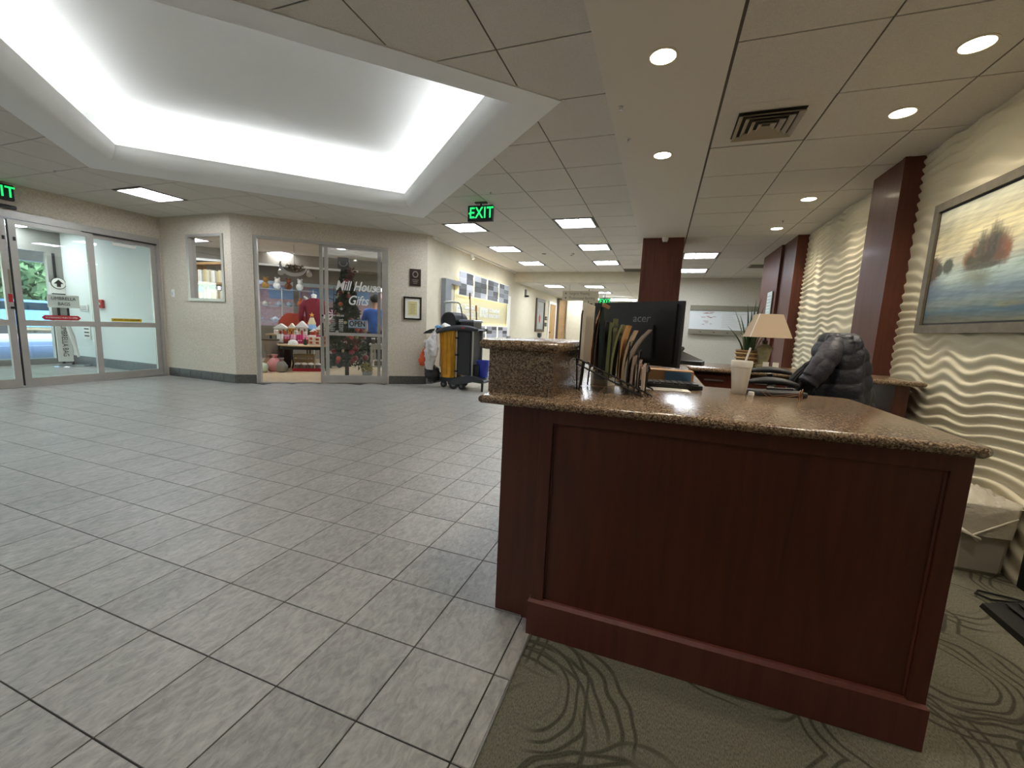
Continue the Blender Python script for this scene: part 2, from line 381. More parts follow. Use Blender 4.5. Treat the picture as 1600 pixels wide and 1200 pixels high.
for q, (d, cx, cy, parts) in enumerate(ct):
    if q < 296:
        if parts is None: o = bpy.data.objects.new('ceiling_tile', full_mesh); C.objects.link(o); o.parent = ceil; o.location = (cx, cy, CZ)
        else:
            b_ = MB(); [b_.prism(p, CZ, CZ+.012) for p in parts]; b_.build('ceiling_tile', M_CEIL, ceil)
    else:
        if parts is None: rest.box(cx-GX/2+.0055, cx+GX/2-.0055, cy-GY/2+.0055, cy+GY/2-.0055, CZ, CZ+.012)
        else: [rest.prism(p, CZ, CZ+.012) for p in parts]
rest.build('far_ceiling_tiles', M_CEIL, ceil, kind='stuff')
# lower ceiling over the desk: plain soffit band and a second tile field
struct(MB().box(-.445, .2126, -2.1, 11.45, CR, CZ+.05).build('ceiling.001', M_GYP))
ceil2 = struct(MB().box(.2126, 1.9, -2.1, 11.45, CR+.006, CZ+.05).box(1.9, 2.6, 6.8, 11.45, CR+.006, CZ+.05).build('ceiling.002', M_GAPSHADE))
RX, RY = .6145, .6165
RL = {(0,9),(0,12)}; VENT = (0,1)
for k in range(0, 4):
    for j in range(-7, 15):
        x0 = .224+RX*k; x1 = min(x0+RX, 2.6); y0 = 2.437+RY*j
        if (k, j) in RL or (k, j) == VENT: continue
        if k == 2 and j < 7: x1 = 1.79
        if k == 3 and j < 7: continue
        MB().box(x0+.005, x1-.005, y0+.005, y0+RY-.005, CR, CR+.012).build('ceiling_tile', M_CEIL, ceil2)
# corridor ceiling beyond the beam
CC = 2.47
ceil3 = struct(MB().box(-4.3, .3, 11.77, 18.6, CC+.006, CC+.1).build('ceiling.003', M_GAPSHADE))
for k in range(0, 7):
    for j in range(0, 11):
        x0 = -4.17+GX*k; y0 = 11.8+GY*j
        if (k, j) in {(1,1),(3,1),(3,4),(1,7)}: continue
        MB().box(x0+.005, x0+GX-.005, y0+.005, y0+GY-.005, CC, CC+.012).build('ceiling_tile', M_CEIL, ceil3)
struct(MB().box(-4.2, -.445, 11.65, 11.77, CC, CZ+.02).build('trim_2', M_WALLC))

# ---- the lit cove: ring, rounded lip, recess
def ring_profile(prof, name, m, parent=None):
    """sweep (inset, z) profile round the cove square"""
    R = []
    for ins, z in prof:
        hx, hy = CHX-ins*1.414, CHY-ins*1.414
        R.append([(CCX-hx,CCY,z),(CCX,CCY+hy,z),(CCX+hx,CCY,z),(CCX,CCY-hy,z)])
    b = MB(); b.rings(R, cap=False); return b.build(name, m, parent, smooth=True)
prof = [(-.012,CZ+.012),(-.012,CZ-.008),(.12,CZ-.010),(.15,CZ-.006)]
for a in range(0, 9):
    t = a/8*PI/2; prof.append((.15+.19*math.sin(t), CZ-.006+.185*(1-math.cos(t))))
prof += [(.345,CZ+.195),(.325,CZ+.195),(.315,CZ+.10),(.01,CZ+.10),(.01,3.33)]
cove = struct(ring_profile(prof, 'ceiling_cove', M_COVE))
hx, hy = CHX+.02, CHY+.02
MB().prism([(CCX-hx,CCY),(CCX,CCY+hy),(CCX+hx,CCY),(CCX,CCY-hy)][::-1], 3.33, 3.38).build('recess_ceiling', M_COVE, cove)
for a in range(4):
    q = [(CCX-(CHX-.38),CCY),(CCX,CCY+(CHY-.38)),(CCX+(CHX-.38),CCY),(CCX,CCY-(CHY-.38))]
    p, r = Vector(q[a]), Vector(q[(a+1)%4]); d = (r-p); e = d.normalized()
    mid = Vector(((p.x+r.x)/2,(p.y+r.y)/2,CZ+.135)); inw = (Vector((CCX,CCY,0))-Vector((mid.x,mid.y,0))).normalized(); tl = math.radians(35)
    v_ = inw*math.cos(tl)-Vector((0,0,1))*math.sin(tl); u_ = Vector((e.x,e.y,0)); n_ = u_.cross(v_)
    if n_.z < 0: u_ = -u_; n_ = -n_
    MB().obox(mid, (d.length-.2,.07,.03), u_, v_).build('lamp_housing', M_WHITE, cove)
    MB().obox(mid+n_*.019, (d.length-.22,.06,.006), u_, v_).build('cove_lamp', M_COVEL, cove)

# ------------------------------------------------------------------ walls
A2, B2 = Vector((-6.69,4.955)), Vector((-4.17,6.83))
U2 = (B2-A2).normalized(); N2 = Vector((-U2.y, U2.x))
def W(s, d, z=0): p = A2+U2*s+N2*d; return Vector((p.x, p.y, z))
def wall(name, A, B, z0, z1, th, m, holes=(), side=1):
    """wall from A to B, thick on its left (side=1), with rectangular holes (s0,s1,z0,z1)"""
    A, B = Vector(A), Vector(B); L = (B-A).length; u = (B-A)/L; n_ = Vector((-u.y,u.x))*side; b = MB()
    def seg(s0, s1, a, c):
        if s1-s0 < 1e-4 or c-a < 1e-4: return
        q = [A+u*s0, A+u*s1, A+u*s1+n_*th, A+u*s0+n_*th]
        if side < 0: q = q[::-1]
        b.prism([(p.x,p.y) for p in q], a, c)
    s = 0
    for s0, s1, a, c in sorted(holes):
        seg(s, s0, z0, z1); seg(s0, s1, z0, a); seg(s0, s1, c, z1); s = s1
    seg(s, L, z0, z1)
    return struct(b.build(name, m))
ZT = 2.80
SX = -8.41
wall('wall_left', (SX,-2.1), (SX,4.953), 0, ZT, .12, M_WALL, [(3.2,7.03,0,2.40)])
wall('wall_window', (SX-.12,4.953), (A2.x,A2.y), 0, ZT, .12, M_WALL, [(.805,1.68,1.355,2.452)])
wall('wall_shop', A2, B2, 0, ZT, .12, M_WALL, [(.315,2.447,0,2.46)])
wall('wall_corridor', (-4.17,6.83), (-4.17,18.5), 0, ZT, .12, M_WALLC)
wall('wall_back', (1.9,-2.0), (SX-.12,-2.0), 0, ZT, .12, M_WALL)
wall('wall_rear', (3.0,11.35), (-.46,11.35), 0, ZT, .12, mat('rear_paper','#b9b2a4',.8,var=.08,vscale=40), side=-1)
struct(MB().box(-.58,-.46,11.35,18.6,0,ZT).build('wall_passage', M_WALLC))
struct(MB().box(2.5,2.62,7.4,11.4,0,ZT).build('wall_alcove', M_WALLC))
wall('wall_end', (-4.3,18.5), (.3,18.5), 0, ZT, .12, M_WALLC)
# tile base course, one piece at a time
def base_run(name, A, B, s0, s1, n):
    A, B = Vector(A), Vector(B); u = (B-A).normalized(); n_ = Vector((u.y,-u.x)); w_ = (s1-s0)/n; root = None
    for k in range(n):
        c = A+u*(s0+w_*(k+.5))+n_*.006; b = MB(); b.obox((c.x,c.y,.075), (w_-.006,.012,.15), (u.x,u.y,0), (n_.x,n_.y,0))
        if root is None: root = struct(MB().obox((A.x+u.x*(s0+s1)/2+n_.x*.002, A.y+u.y*(s0+s1)/2+n_.y*.002, .073), (s1-s0,.004,.146), (u.x,u.y,0), (n_.x,n_.y,0)).build(name, M_GROUT))
        b.build('base_tile', M_BASE, root)
base_run('baseboard_window', (SX,4.953), A2, .04, 1.715, 6)
base_run('baseboard_left', A2, B2, 0, .30, 1)
base_run('baseboard_right', A2, B2, 2.47, 3.14, 3)
base_run('baseboard_corridor', (-4.17,6.83), (-4.17,18), .0, 8, 26)

# ---- the carved wave wall on the right
def wave_wall():
    y = np.linspace(-1.9, 6.85, 360); z = np.linspace(0, CR+.02, 330); Y, Z = np.meshgrid(y, z, indexing='ij')
    warp = (.60*np.sin(Y*12.5+1.1*np.sin(Z*2.9)+1.2*np.sin(Y*1.3))+.34*np.sin(Y*7.3+1.8*np.sin(Z*1.9+1)+.7)+.30*np.sin(Y*19-Z*4.1+np.sin(Y*3)))
    env = .62+.38*np.sin(Z*3.3+Y*.9+.6*np.sin(Y*2.2))
    ph = Z/.070+warp*env*.75+.8*np.sin(Y*1.05+Z*2.7)+.55*np.sin(Y*3.1+Z*5.1)
    q = ph-np.floor(ph)
    h = np.where(q < .72, .5-.5*np.cos(PI*q/.72), .5+.5*np.cos(PI*(q-.72)/.28))
    amp = .023*(.74+.26*np.sin(Y*2.0+Z*4.4+1.3*np.sin(Z*2+Y)))
    X = 1.775-.008-h*amp
    nY, nZ = Y.shape; idx = np.arange(nY*nZ).reshape(nY, nZ)
    V = np.stack([X.ravel(), Y.ravel(), Z.ravel()], 1)
    F = np.stack([idx[:-1,:-1].ravel(), idx[:-1,1:].ravel(), idx[1:,1:].ravel(), idx[1:,:-1].ravel()], 1)
    me = bpy.data.meshes.new('wall_right'); me.from_pydata(V.tolist(), [], F.tolist()); me.update()
    me.polygons.foreach_set('use_smooth', [True]*len(me.polygons))
    me.materials.append(mat('carved_plaster', '#d6cdb2', .7)); o = bpy.data.objects.new('wall_right', me); C.objects.link(o); return struct(o)
wave_wall()
struct(MB().box(1.777, 1.9, -2.1, 8.6, 0, ZT).build('wall_side', M_WALLC))

# ---- wooden columns
def column(x0, x1, y0, y1, label, z1=CR):
    t = thing('wood_column', label, 'column', ((x0+x1)/2, (y0+y1)/2, 0))
    MB().box(x0, x1, y0, y1, 0, z1).build('cladding', M_WOODC, t)
    MB().box(x0-.006, x0+.03, y0-.006, y0+.03, 0, z1).build('corner_bead', M_WOODC, t)
    return t
column(-.377, .197, 6.74, 7.3, 'free-standing square mahogany column at the end of the plain soffit band')
column(1.637, 1.80, 4.15, 4.66, 'mahogany pilaster on the carved wall right beside the framed painting')
c2 = column(1.637, 1.80, 6.78, 7.45, 'far mahogany pilaster at the end of the carved wall behind the lamp')
MB().box(1.60, 1.9, 7.45, 8.6, 0, CR).build('return_panel', M_WOODC, c2)
pn = thing('wall_notice', 'pale green notice sheet fixed to the far pilaster above the lampshade', 'sign', (1.59,7.6,1.7))
MB().obox((1.585,7.75,1.70), (.012,.30,.40)).build('sheet', mat('notice_paper','#c9d6d0',.8), pn)
for k in range(6): MB().obox((1.576,7.76,1.83-.05*k), (.004,.22-.03*(k%2),.008)).build('text_line', mat('notice_text','#8e9a97',.8), pn)

# ------------------------------------------------------------------ ceiling fixtures
def troffer_proto(name):
    t = thing(name, 'x', 'ceiling light', (0,0,0), 0)
    h = .29
    b = MB(); [b.box(*q, -.006, .012) for q in ((-h,h,-h,-h+.03),(-h,h,h-.03,h),(-h,-h+.03,-h,h),(h-.03,h,-h,h))]
    b.build('frame', mat('troffer_frame','#77716a',.5), t, local=True)
    MB().box(-h+.03,h-.03,-h+.03,h-.03,.002,.01).build('diffuser', M_TROF, t, local=True)
    for k in (-1, 1): MB().box(k*.087-.007,k*.087+.007,-h+.03,h-.03,-.003,.003).build('rib', mat('troffer_rib','#c3ccd6',.5), t, local=True)
    for k in (-1, 0, 1): MB().box(-h+.03,h-.03,k*.13-.002,k*.13+.002,-.002,.003).build('rib', MATS['troffer_rib'], t, local=True)
    return t
tp = troffer_proto('ceiling_light'); first = [True]
def troffer(x, y, z, label, group):
    if first[0]: first[0] = False; tp.location = (x,y,z); tp['label'] = label; tp['group'] = group; return tp
    return dup(tp, (x,y,z), label, group=group)
def lcell(k, j): return -.445-GX*(k+.5), 2.456+GY*(j+.5)
G1 = 'square fluorescent ceiling lights of the lobby'
for (k, j), lab in {(4,6):'square ceiling light nearest the green exit sign above the cart',(1,6):'square ceiling light with a darkened corner, first of the row beside the soffit',
        (4,9):'second square ceiling light along the corridor wall side',(1,9):'second square ceiling light of the row beside the soffit',
        (4,12):'third square ceiling light along the corridor wall side',(1,12):'third square ceiling light of the row beside the soffit, near the beam',
        (10,2):'square ceiling light alone near the sliding entrance doors'}.items():
    x, y = lcell(k, j); troffer(x, y, CZ, lab, G1)
for q, (k, j) in enumerate([(13,5),(14,9),(10,8),(9,11),(15,6),(12,11),(7,8)]):
    x, y = lcell(k, j); troffer(x, y, CZ, 'square ceiling light inside the gift shop, number %s from the entrance' % ['one','two','three','four','five','six','seven'][q], 'gift shop ceiling lights')
for q, (k, j) in enumerate([(3,-5),(7,-5),(10,-4)]):  # unseen fill lights added behind the camera to brighten the lobby
    x, y = lcell(k, j); troffer(x, y, CZ, 'unseen square ceiling light added for fill behind the viewpoint, %s one' % ['right','middle','left'][q], 'unseen fill lights added behind the viewpoint')
for q, (k, j) in enumerate(sorted(RL)):
    troffer(.224+RX*(k+.5), 2.437+RY*(j+.5), CR, ['square ceiling light just right of the free-standing column, nearer one','square ceiling light just right of the free-standing column, farther one'][q], 'ceiling lights right of the column')
for q, (k, j) in enumerate([(1,1),(3,1),(3,4),(1,7)]):
    troffer(-4.17+GX*(k+.5), 11.8+GY*(j+.5), CC, ['corridor ceiling light left of the hanging direction sign','corridor ceiling light above the hanging direction sign, right one','corridor ceiling light farther back above the small exit sign','corridor ceiling light deepest in the passage on the left'][q], 'corridor ceiling lights')
dk = MB(); x, y = lcell(1,6); MB().box(x-.26,x-.10,y-.26,y-.13,CZ-.004,CZ+.001).build('burnt_corner', mat('dark_lens','#8b8378',.6), [o for o in C.objects if o.get('label','').startswith('square ceiling light with a darkened')][0])
# recessed downlights
def downlight(x, y, z, label, group, tilt=(0,0)):
    t = thing('downlight', label, 'ceiling light', (x,y,z), 0, group)
    R = [(.076,-.004),(.076,.004),(.064,.004),(.064,-.004)]
    b = MB(); n = 24
    b.rings([[(x+r*math.cos(2*PI*i/n), y+r*math.sin(2*PI*i/n), z+h) for i in range(n)] for r, h in R+R[:1]], cap=False); b.build('trim_ring', mat('downlight_trim','#d9cfb8',.4), t)
    MB().lathe([(.0,-.001),(.066,-.001),(.066,.003),(0,.003)], (x,y,z), 24, cap=False).build('lens', M_DOWN, t)
    ld = bpy.data.lights.new('downlight_beam','SPOT'); ld.energy = W_DOWN; ld.color = (1,.90,.75); ld.spot_size = math.radians(128); ld.spot_blend = .8; ld.shadow_soft_size = .05
    lo = bpy.data.objects.new('downlight_beam', ld); C.objects.link(lo); lo.parent = t; lo.location = (0,0,-.012)
for yy, lab in ((2.45,'nearest round downlight in the plain soffit band'),(3.71,'second round downlight in the plain soffit band')): downlight(-.118, yy, CR, lab, 'round downlights')
for yy, lab in ((2.745,'round downlight nearest the viewpoint along the carved wall'),(3.39,'second round downlight along the carved wall'),(5.13,'third round downlight along the carved wall'),(6.37,'fourth, farthest round downlight along the carved wall')): downlight(1.283, yy, CR, lab, 'round downlights')
downlight(-.118, 1.2, CR, 'round downlight in the soffit band straight above the viewpoint', 'round downlights')
downlight(1.283, 1.5, CR, 'round downlight along the carved wall right of the viewpoint', 'round downlights')
# air vent
vt = thing('air_vent', 'square louvred air vent set in the ceiling above the desk', 'vent', (.53,3.36,CR))
vx0, vy0 = .224+RX*0, 2.437+RY*1
MB().box(vx0+.005, vx0+RX-.005, vy0+.005, vy0+RY-.005, CR+.004, CR+.012).build('cover_plate', M_CEIL, vt)
for k in range(4):
    r = .185-.044*k; r2 = r-.027; zz0 = CR-.004; zz1 = CR-.022
    n4 = [(1,1),(-1,1),(-1,-1),(1,-1)]
    b = MB(); b.rings([[(.535+a*r_,3.35+c*r_,z_) for a, c in n4] for r_, z_ in ((r,zz1),(r,zz1+.004),(r2,zz0+.004),(r2,zz0),(r,zz1))], cap=False); b.build('slat', mat('vent_metal','#a79c88',.5), vt)
MB().box(.535-.19,.535+.19,3.35-.19,3.35+.19,CR+.0005,CR+.0015).build('dark_throat', mat('vent_dark','#3a352c',.9), vt)
v2 = thing('air_vent', 'dark air vent in the far ceiling beside the far pilaster', 'vent', (1.75,9.6,CR)); MB().box(1.5,1.95,9.3,9.75,CR-.008,CR-.001).build('frame', MATS['vent_metal'], v2)
for k in range(4): MB().box(1.53,1.92,9.34+.1*k,9.38+.1*k,CR-.012,CR-.008).build('slat', MATS['vent_dark'], v2)
# sprinklers, detectors, speaker
def sprinkler(x, y, z, label):
    t = thing('sprinkler', label, 'sprinkler', (x,y,z), 0, 'ceiling sprinklers')
    MB().lathe([(.016,0),(.015,-.003),(.006,-.005),(.004,-.018)], (x,y,z), 12).build('escutcheon', M_STEEL, t)
    MB().lathe([(.003,-.018),(.011,-.020),(.011,-.022)], (x,y,z), 10).build('deflector', M_STEEL, t)
for x, y, z, lab in ((-.37,2.89,CR,'sprinkler at the left edge of the soffit band, nearer'),(-.36,3.36,CR,'sprinkler at the left edge of the soffit band, farther'),(1.26,5.98,CR,'sprinkler just behind the last downlight on the carved wall side'),
      (-5.4,5.45,CZ,'sprinkler in front of the gift shop doorway'),(-7.0,3.05,CZ,'sprinkler near the sliding doors in front of the lone ceiling light'),(-2.1,4.85,CZ,'sprinkler just right of the exit sign')): sprinkler(x, y, z, lab)
def disc(name, x, y, z, r, h, label, cat, m):
    t = thing(name, label, cat, (x,y,z)); MB().lathe([(r,0),(r*.98,-h*.6),(r*.6,-h)], (x,y,z), 20).build('housing', m, t, smooth=True); MB().lathe([(r*.5,-h),(r*.45,-h-.004)], (x,y,z), 14).build('centre', M_DGREY, t)
disc('smoke_detector', -1.94, 8.9, CZ, .06, .04, 'white smoke detector between the two rows of ceiling lights', 'detector', M_WHITE)
disc('ceiling_speaker', -2.53, 8.85, CZ, .11, .008, 'round flush ceiling speaker left of the smoke detector', 'speaker', M_GYP)
disc('security_camera', -.07, 6.70, CR, .045, .07, 'small white dome camera at the top of the free-standing column', 'camera', M_WHITE)
# exit signs
def exit_sign(c, u, size, label, arrow=True, rod=None):
    c = Vector(c); u = Vector(u).normalized(); n_ = u.cross(Vector((0,0,1)))   # faces along n_
    t = thing('exit_sign', label, 'exit sign', tuple(c), 0, 'green exit signs')
    b = MB(); b.obox(c, (size*1.75,.05,size), u, (-u.y,u.x,0)); b.build('housing', M_BLACKM, t)
    lettering('letters', 'EXIT', size*.98, c+n_*.027+u*(size*.08), u, (0,0,1), M_EXITG, t, bold=.002, xs=.80, depth=.004, spacing=1.08)
    if arrow: 
        q = c+n_*.028-u*(size*.73); b = MB(); a = size*.15
        b.add([q+u*a*.5+Vector((0,0,a)), q-u*a*.7, q+u*a*.5-Vector((0,0,a)), q-u*a*.1], [(0,1,3),(1,2,3)]); b.build('arrow', M_EXITG, t)
    if rod: b = MB(); b.cyl((c.x,c.y,c.z+size/2), (c.x,c.y,rod), .012); b.obox((c.x,c.y,rod-.008),(.16,.06,.016),u,(-u.y,u.x,0)); b.build('mount', M_BLACKM, t)
exit_sign((-2.38,5.2,2.615), (1,.02,0), .20, 'green exit sign with left arrow hanging from the lobby ceiling', rod=CZ)
exit_sign((SX+.035,3.03,2.625), (0,1,0), .20, 'green exit sign on the wall above the sliding doors', arrow=False)
exit_sign((-1.9,14.4,2.16), (1,0,0), .22, 'small far green exit sign over the corridor', arrow=False, rod=CC)

# ------------------------------------------------------------------ sliding entrance (door_1) and vestibule
SXF = SX+.0
def leaf(parent, x, y0, y1, z0, z1, name='door_leaf', rail=.90, st=.07, th=.045, bot=.11):
    b = MB()
    b.box(x-th, x, y0, y0+st, z0, z1).box(x-th, x, y1-st, y1, z0, z1).box(x-th, x, y0+st, y1-st, z0, z0+bot).box(x-th, x, y0+st, y1-st, z1-.06, z1).box(x-th, x, y0+st, y1-st, rail-.04, rail+.04)
    f = b.build(name, M_ALU, parent)
    for a, c in ((z0+bot, rail-.04), (rail+.04, z1-.06)): MB().box(x-th/2-.003, x-th/2+.003, y0+st, y1-st, a, c).build('pane', M_GLASS, f)
    return f
d1 = struct(MB().box(SX-.10, SX+.012, 1.1, 4.93, 2.30, 2.40).box(SX-.10, SX+.01, 4.885, 4.93, 0, 2.30).box(SX-.10, SX+.01, 1.1, 1.15, 0, 2.30).build('door_1', M_ALU)); d1['_org'] = [0,0,0]
MB().box(SX-.11, SX+.02, 1.1, 4.93, -.002, .012).build('threshold', M_STEEL, d1)
MB().box(SX-.03, SX+.02, 3.9, 4.885, 2.285, 2.30).build('gap_strip', M_BLACK, d1)
fx = leaf(d1, SX-.04, 3.98, 4.885, 0.012, 2.29, 'fixed_leaf')
lf = leaf(d1, SX+.012, 3.13, 4.02, 0.012, 2.29)
lf2 = leaf(d1, SX+.012, 2.22, 3.105, 0.012, 2.29)
leaf(d1, SX-.04, 1.15, 2.25, 0.012, 2.29, 'fixed_leaf')
MB().box(SX+.012, SX+.016, 3.107, 3.128, .02, 2.28).build('weather_seal', M_BLACK, d1)
for yy in (3.075, 3.175): MB().box(SX+.012, SX+.02, yy-.012, yy+.012, 2.01, 2.06).build('latch_plate', M_BLACK, d1)
MB().box(SX+.012, SX+.015, 3.08, 3.10, 1.30, 1.62).build('warning_strip', mat('tan_strip','#8a8069',.6), d1)
st = MB().box(SX+.012, SX+.016, 3.06, 3.10, 1.18, 1.29).build('red_sticker', mat('red_sticker','#b3202a',.5), d1)
MB().lathe([(.0,0),(.02,0),(.02,.03),(0,.03)], (SX+.02,3.09,1.09), 10).build('lock_cylinder', M_BLACKM, d1)
MB().box(SX-.037, SX-.03, 4.28, 4.60, 2.17, 2.215).build('white_label', M_PAPER, d1)
# arrow sticker and yellow sticker
xs = SX-.005
b = MB(); zc = .985; y0, y1 = 3.40, 3.77
b.add([(xs,y0-.03,zc),(xs,y0,zc-.035),(xs,y1,zc-.035),(xs,y1+.03,zc),(xs,y1,zc+.035),(xs,y0,zc+.035)], [(0,1,2,3,4,5)]); rs = b.build('push_sticker', MATS['red_sticker'], lf)
lettering('sticker_text', 'IN EMERGENCY PUSH TO OPEN', .034, (xs+.002,(y0+y1)/2,zc), (0,1,0), (0,0,1), M_LETW, lf, xs=.72)
b = MB(); b.box(xs-.05,xs-.047,4.2,4.62,.95,1.0); b.build('caution_sticker', mat('yellow_sticker','#d9b41c',.5), fx)
lettering('sticker_text', 'AUTOMATIC DOOR  STAND CLEAR', .034, (xs-.044,4.41,.975), (0,1,0), (0,0,1), M_LETB, fx, xs=.66)
# motion sensor above the doors
ms = thing('motion_sensor', 'slim black motion sensor bar above the sliding doors', 'sensor', (SX+.03,3.05,2.44)); MB().cbox(SX+.002,SX+.05,2.88,3.22,2.42,2.465,.012).build('housing', M_BLACK, ms); MB().box(SX+.05,SX+.053,2.93,3.17,2.43,2.45).build('lens', M_BLACKM, ms)
tp2 = thing('wall_switch', 'small white wall plate left of the bookshelf window', 'switch', (-8.14,4.95,1.47)); MB().box(-8.175,-8.115,4.94,4.953,1.41,1.54).build('plate', M_WHITE, tp2); MB().box(-8.155,-8.135,4.934,4.94,1.45,1.49).build('button', mat('pale_blue','#b6c3d6',.5), tp2)
# vestibule shell
VX = -11.5
M_VEST = mat('vestibule_white', '#d9ddd6', .7)
wall('wall_vestibule', (SX-.12,4.985), (VX,4.985), 0, 2.7, .1, M_VEST, side=-1)
wall('wall_vestibule.001', (SX-.12,.6), (VX,.6), 0, 2.7, .1, M_VEST)
struct(MB().box(VX-.1,SX-.12,.5,5.0,2.60,2.68).build('ceiling_vestibule', M_GYP))
struct(MB().box(VX,SX-.12,4.962,4.984,0,.17).build('baseboard_vestibule', M_BASE))
vl = thing('ceiling_light', 'ceiling light inside the entrance vestibule', 'ceiling light', (-11.1,4.1,2.6)); 
MB().box(-11.45,-10.75,3.9,4.45,2.585,2.6).build('frame', MATS['troffer_frame'], vl); MB().box(-11.41,-10.79,3.94,4.41,2.58,2.586).build('diffuser', M_TROF, vl)
vl2 = dup(vl, (-9.9,2.4,2.6), 'second ceiling light in the vestibule, left of the frame')
# outer doors
d2 = struct(MB().box(VX-.1,VX,.6,4.985,2.19,2.60).box(VX-.1,VX,4.76,4.985,0,2.19).box(VX-.1,VX,.6,.7,0,2.19).box(VX-.1,VX,.7,4.76,0,.11).box(VX-.1,VX,3.55,3.63,.11,2.19).box(VX-.1,VX,2.5,2.58,.11,2.19).build('door_2', mat('grey_metal','#8f8c85',.45,metal=.3))); d2['_org'] = [0,0,0]
for a, c in ((3.63,4.76),(2.58,3.55),(.7,2.5)): MB().box(VX-.055,VX-.05,a,c,.11,2.19).build('pane', M_GLASS, d2)
MB().box(VX+.001,VX+.02,4.84,4.875,0,2.19).build('dark_gap', M_BLACK, d2)
# notices in the vestibule
def round_sign():
    t = thing('round_sign', 'round white sign with a black up arrow on the far vestibule post', 'sign', (VX+.05,4.88,1.6)); n = 28
    def ring(r, x): return [(x, 4.88+r*math.cos(2*PI*i/n), 1.61+r*math.sin(2*PI*i/n)) for i in range(n)]
    b = MB(); b.box(VX+.03,VX+.04,4.75,5.0-.02,1.36,1.62); b.build('backing', M_PAPER, t)
    MB().rings([ring(.115,VX+.042), ring(.115,VX+.047)]).build('black_disc', M_BLACK, t); MB().rings([ring(.104,VX+.045), ring(.104,VX+.051)]).build('white_disc', M_PAPER, t)
    x = VX+.054; y, z = 4.88, 1.61
    MB().add([(x,y,z+.075),(x,y-.075,z-.01),(x,y-.03,z-.01),(x,y-.03,z-.07),(x,y+.03,z-.07),(x,y+.03,z-.01),(x,y+.075,z-.01)],[(0,1,2,3,4,5,6)]).build('arrow', M_BLACK, t)
    MB().box(VX+.041,VX+.044,4.77,4.97,1.39,1.41).build('text_line', M_LETB, t)
round_sign()
us = thing('umbrella_bag_stand', 'white umbrella bag dispenser on a black pole in the vestibule', 'stand', (-10.85,4.72,0))
MB().cyl((-10.85,4.72,.02),(-10.85,4.72,1.15),.018).build('pole', M_BLACK, us)
MB().lathe([(.26,0),(.25,.02),(.06,.035)], (-10.85,4.72,0), 20).build('base', M_STEEL, us)
MB().obox((-10.83,4.66,1.25),(.42,.03,.24),(.25,1,0),(-1,.25,0)).build('sign_board', M_PAPER, us)
uu = Vector((.25,1,0)).normalized(); nn = uu.cross(Vector((0,0,1)))
for txt, zz in (('UMBRELLA',1.30),('BAGS',1.20)): lettering('letters', txt, .085, Vector((-10.83,4.66,zz))+nn*.018, uu, (0,0,1), M_LETB, us, xs=.8)
MB().obox((-10.84,4.62,.50),(.20,.04,.80),uu,(-uu.y,uu.x,0)).build('bag_holder', M_PAPER, us)
lettering('letters', 'UMBRELLA BAG', .11, Vector((-10.84,4.62,.5))+nn*.024, (0,0,-1), (.25,1,0), M_LETB, us, xs=.78)
MB().tube([(-10.70,4.6,.95),(-10.66,4.66,.6),(-10.6,4.7,.2)],[.03,.045,.02]).build('loose_bag', M_PAPER, us)
for q, (x0, x1, z0, z1, lab) in enumerate([(-11.05,-10.75,1.09,1.21,'upper small notice taped on the vestibule wall'),(-10.98,-10.74,.52,.80,'lower small notice taped on the vestibule wall')]):
    t = thing('wall_notice', lab, 'notice', ((x0+x1)/2,4.98,(z0+z1)/2)); MB().box(x0,x1,4.972,4.984,z0,z1).build('sheet', M_PAPER, t)
    for k in range(3): MB().box(x0+.04,x1-.04,4.970,4.972,z0+(z1-z0)*(.22+.25*k),z0+(z1-z0)*(.30+.25*k)).build('text_line', M_LETB, t)
fa = thing('fire_alarm', 'red fire alarm pull station on the vestibule wall', 'alarm', (-10.3,4.98,1.25)); MB().cbox(-10.38,-10.22,4.94,4.984,1.16,1.32,.01).build('housing', mat('alarm_red','#b0221f',.4), fa); MB().box(-10.34,-10.26,4.93,4.94,1.22,1.26).build('handle', M_PAPER, fa)

# ------------------------------------------------------------------ outside
struct(MB().box(-70,VX-.1,-20,40,-.2,-.06).box(-12.3,-8.5,5.1,5.2,-.2,-.06).build('ground', mat('asphalt','#8e93a0',.85,var=.06,vscale=20)))
pv = struct(MB().box(-13.4,VX-.1,-6,14,-.06,-.03).build('pavement', mat('pale_concrete','#b6b3ac',.85)))
struct(MB().box(-22.2,-21.8,-10,30,-.06,.10).build('curb', mat('pale_concrete','#b6b3ac',.85)))
struct(MB().box(-17.8,-17.66,-10,30,-.059,-.05).build('road_line', mat('road_paint','#e3e3e0',.8)))
struct(MB().box(-60,-26.4,-10,40,-.06,.06).build('verge', mat('leaf_litter','#8d8168',.95,var=.4,vscale=6)))
cp = struct(MB().box(-16.5,VX-.1,-4,12,2.75,2.95).box(-16.6,-16.3,-4,12,2.35,2.95).build('trim_3', mat('canopy_white','#d8d5cc',.7)))
for yy in (-3.0, 11.2): struct(MB().box(-16.4,-16.1,yy-.15,yy+.15,-.06,2.75).build('trim_4', MATS['canopy_white']))
def leaf_cloud(n, fr, size):
    """n little leaf quads, positions by fr(i)"""
    P = np.array([fr() for _ in range(n)]); V = []; F = []
    A = RNG.normal(size=(n,3)); A /= np.linalg.norm(A, axis=1)[:,None]; B_ = RNG.normal(size=(n,3)); B_ -= (B_*A).sum(1)[:,None]*A; B_ /= np.linalg.norm(B_,axis=1)[:,None]
    s_ = size*RNG.uniform(.6,1.3,(n,1))
    V = np.concatenate([P-A*s_, P+B_*s_*.5, P+A*s_, P-B_*s_*.5], 1).reshape(-1,3)
    F = np.arange(4*n).reshape(n,4)
    return V.tolist(), F.tolist()
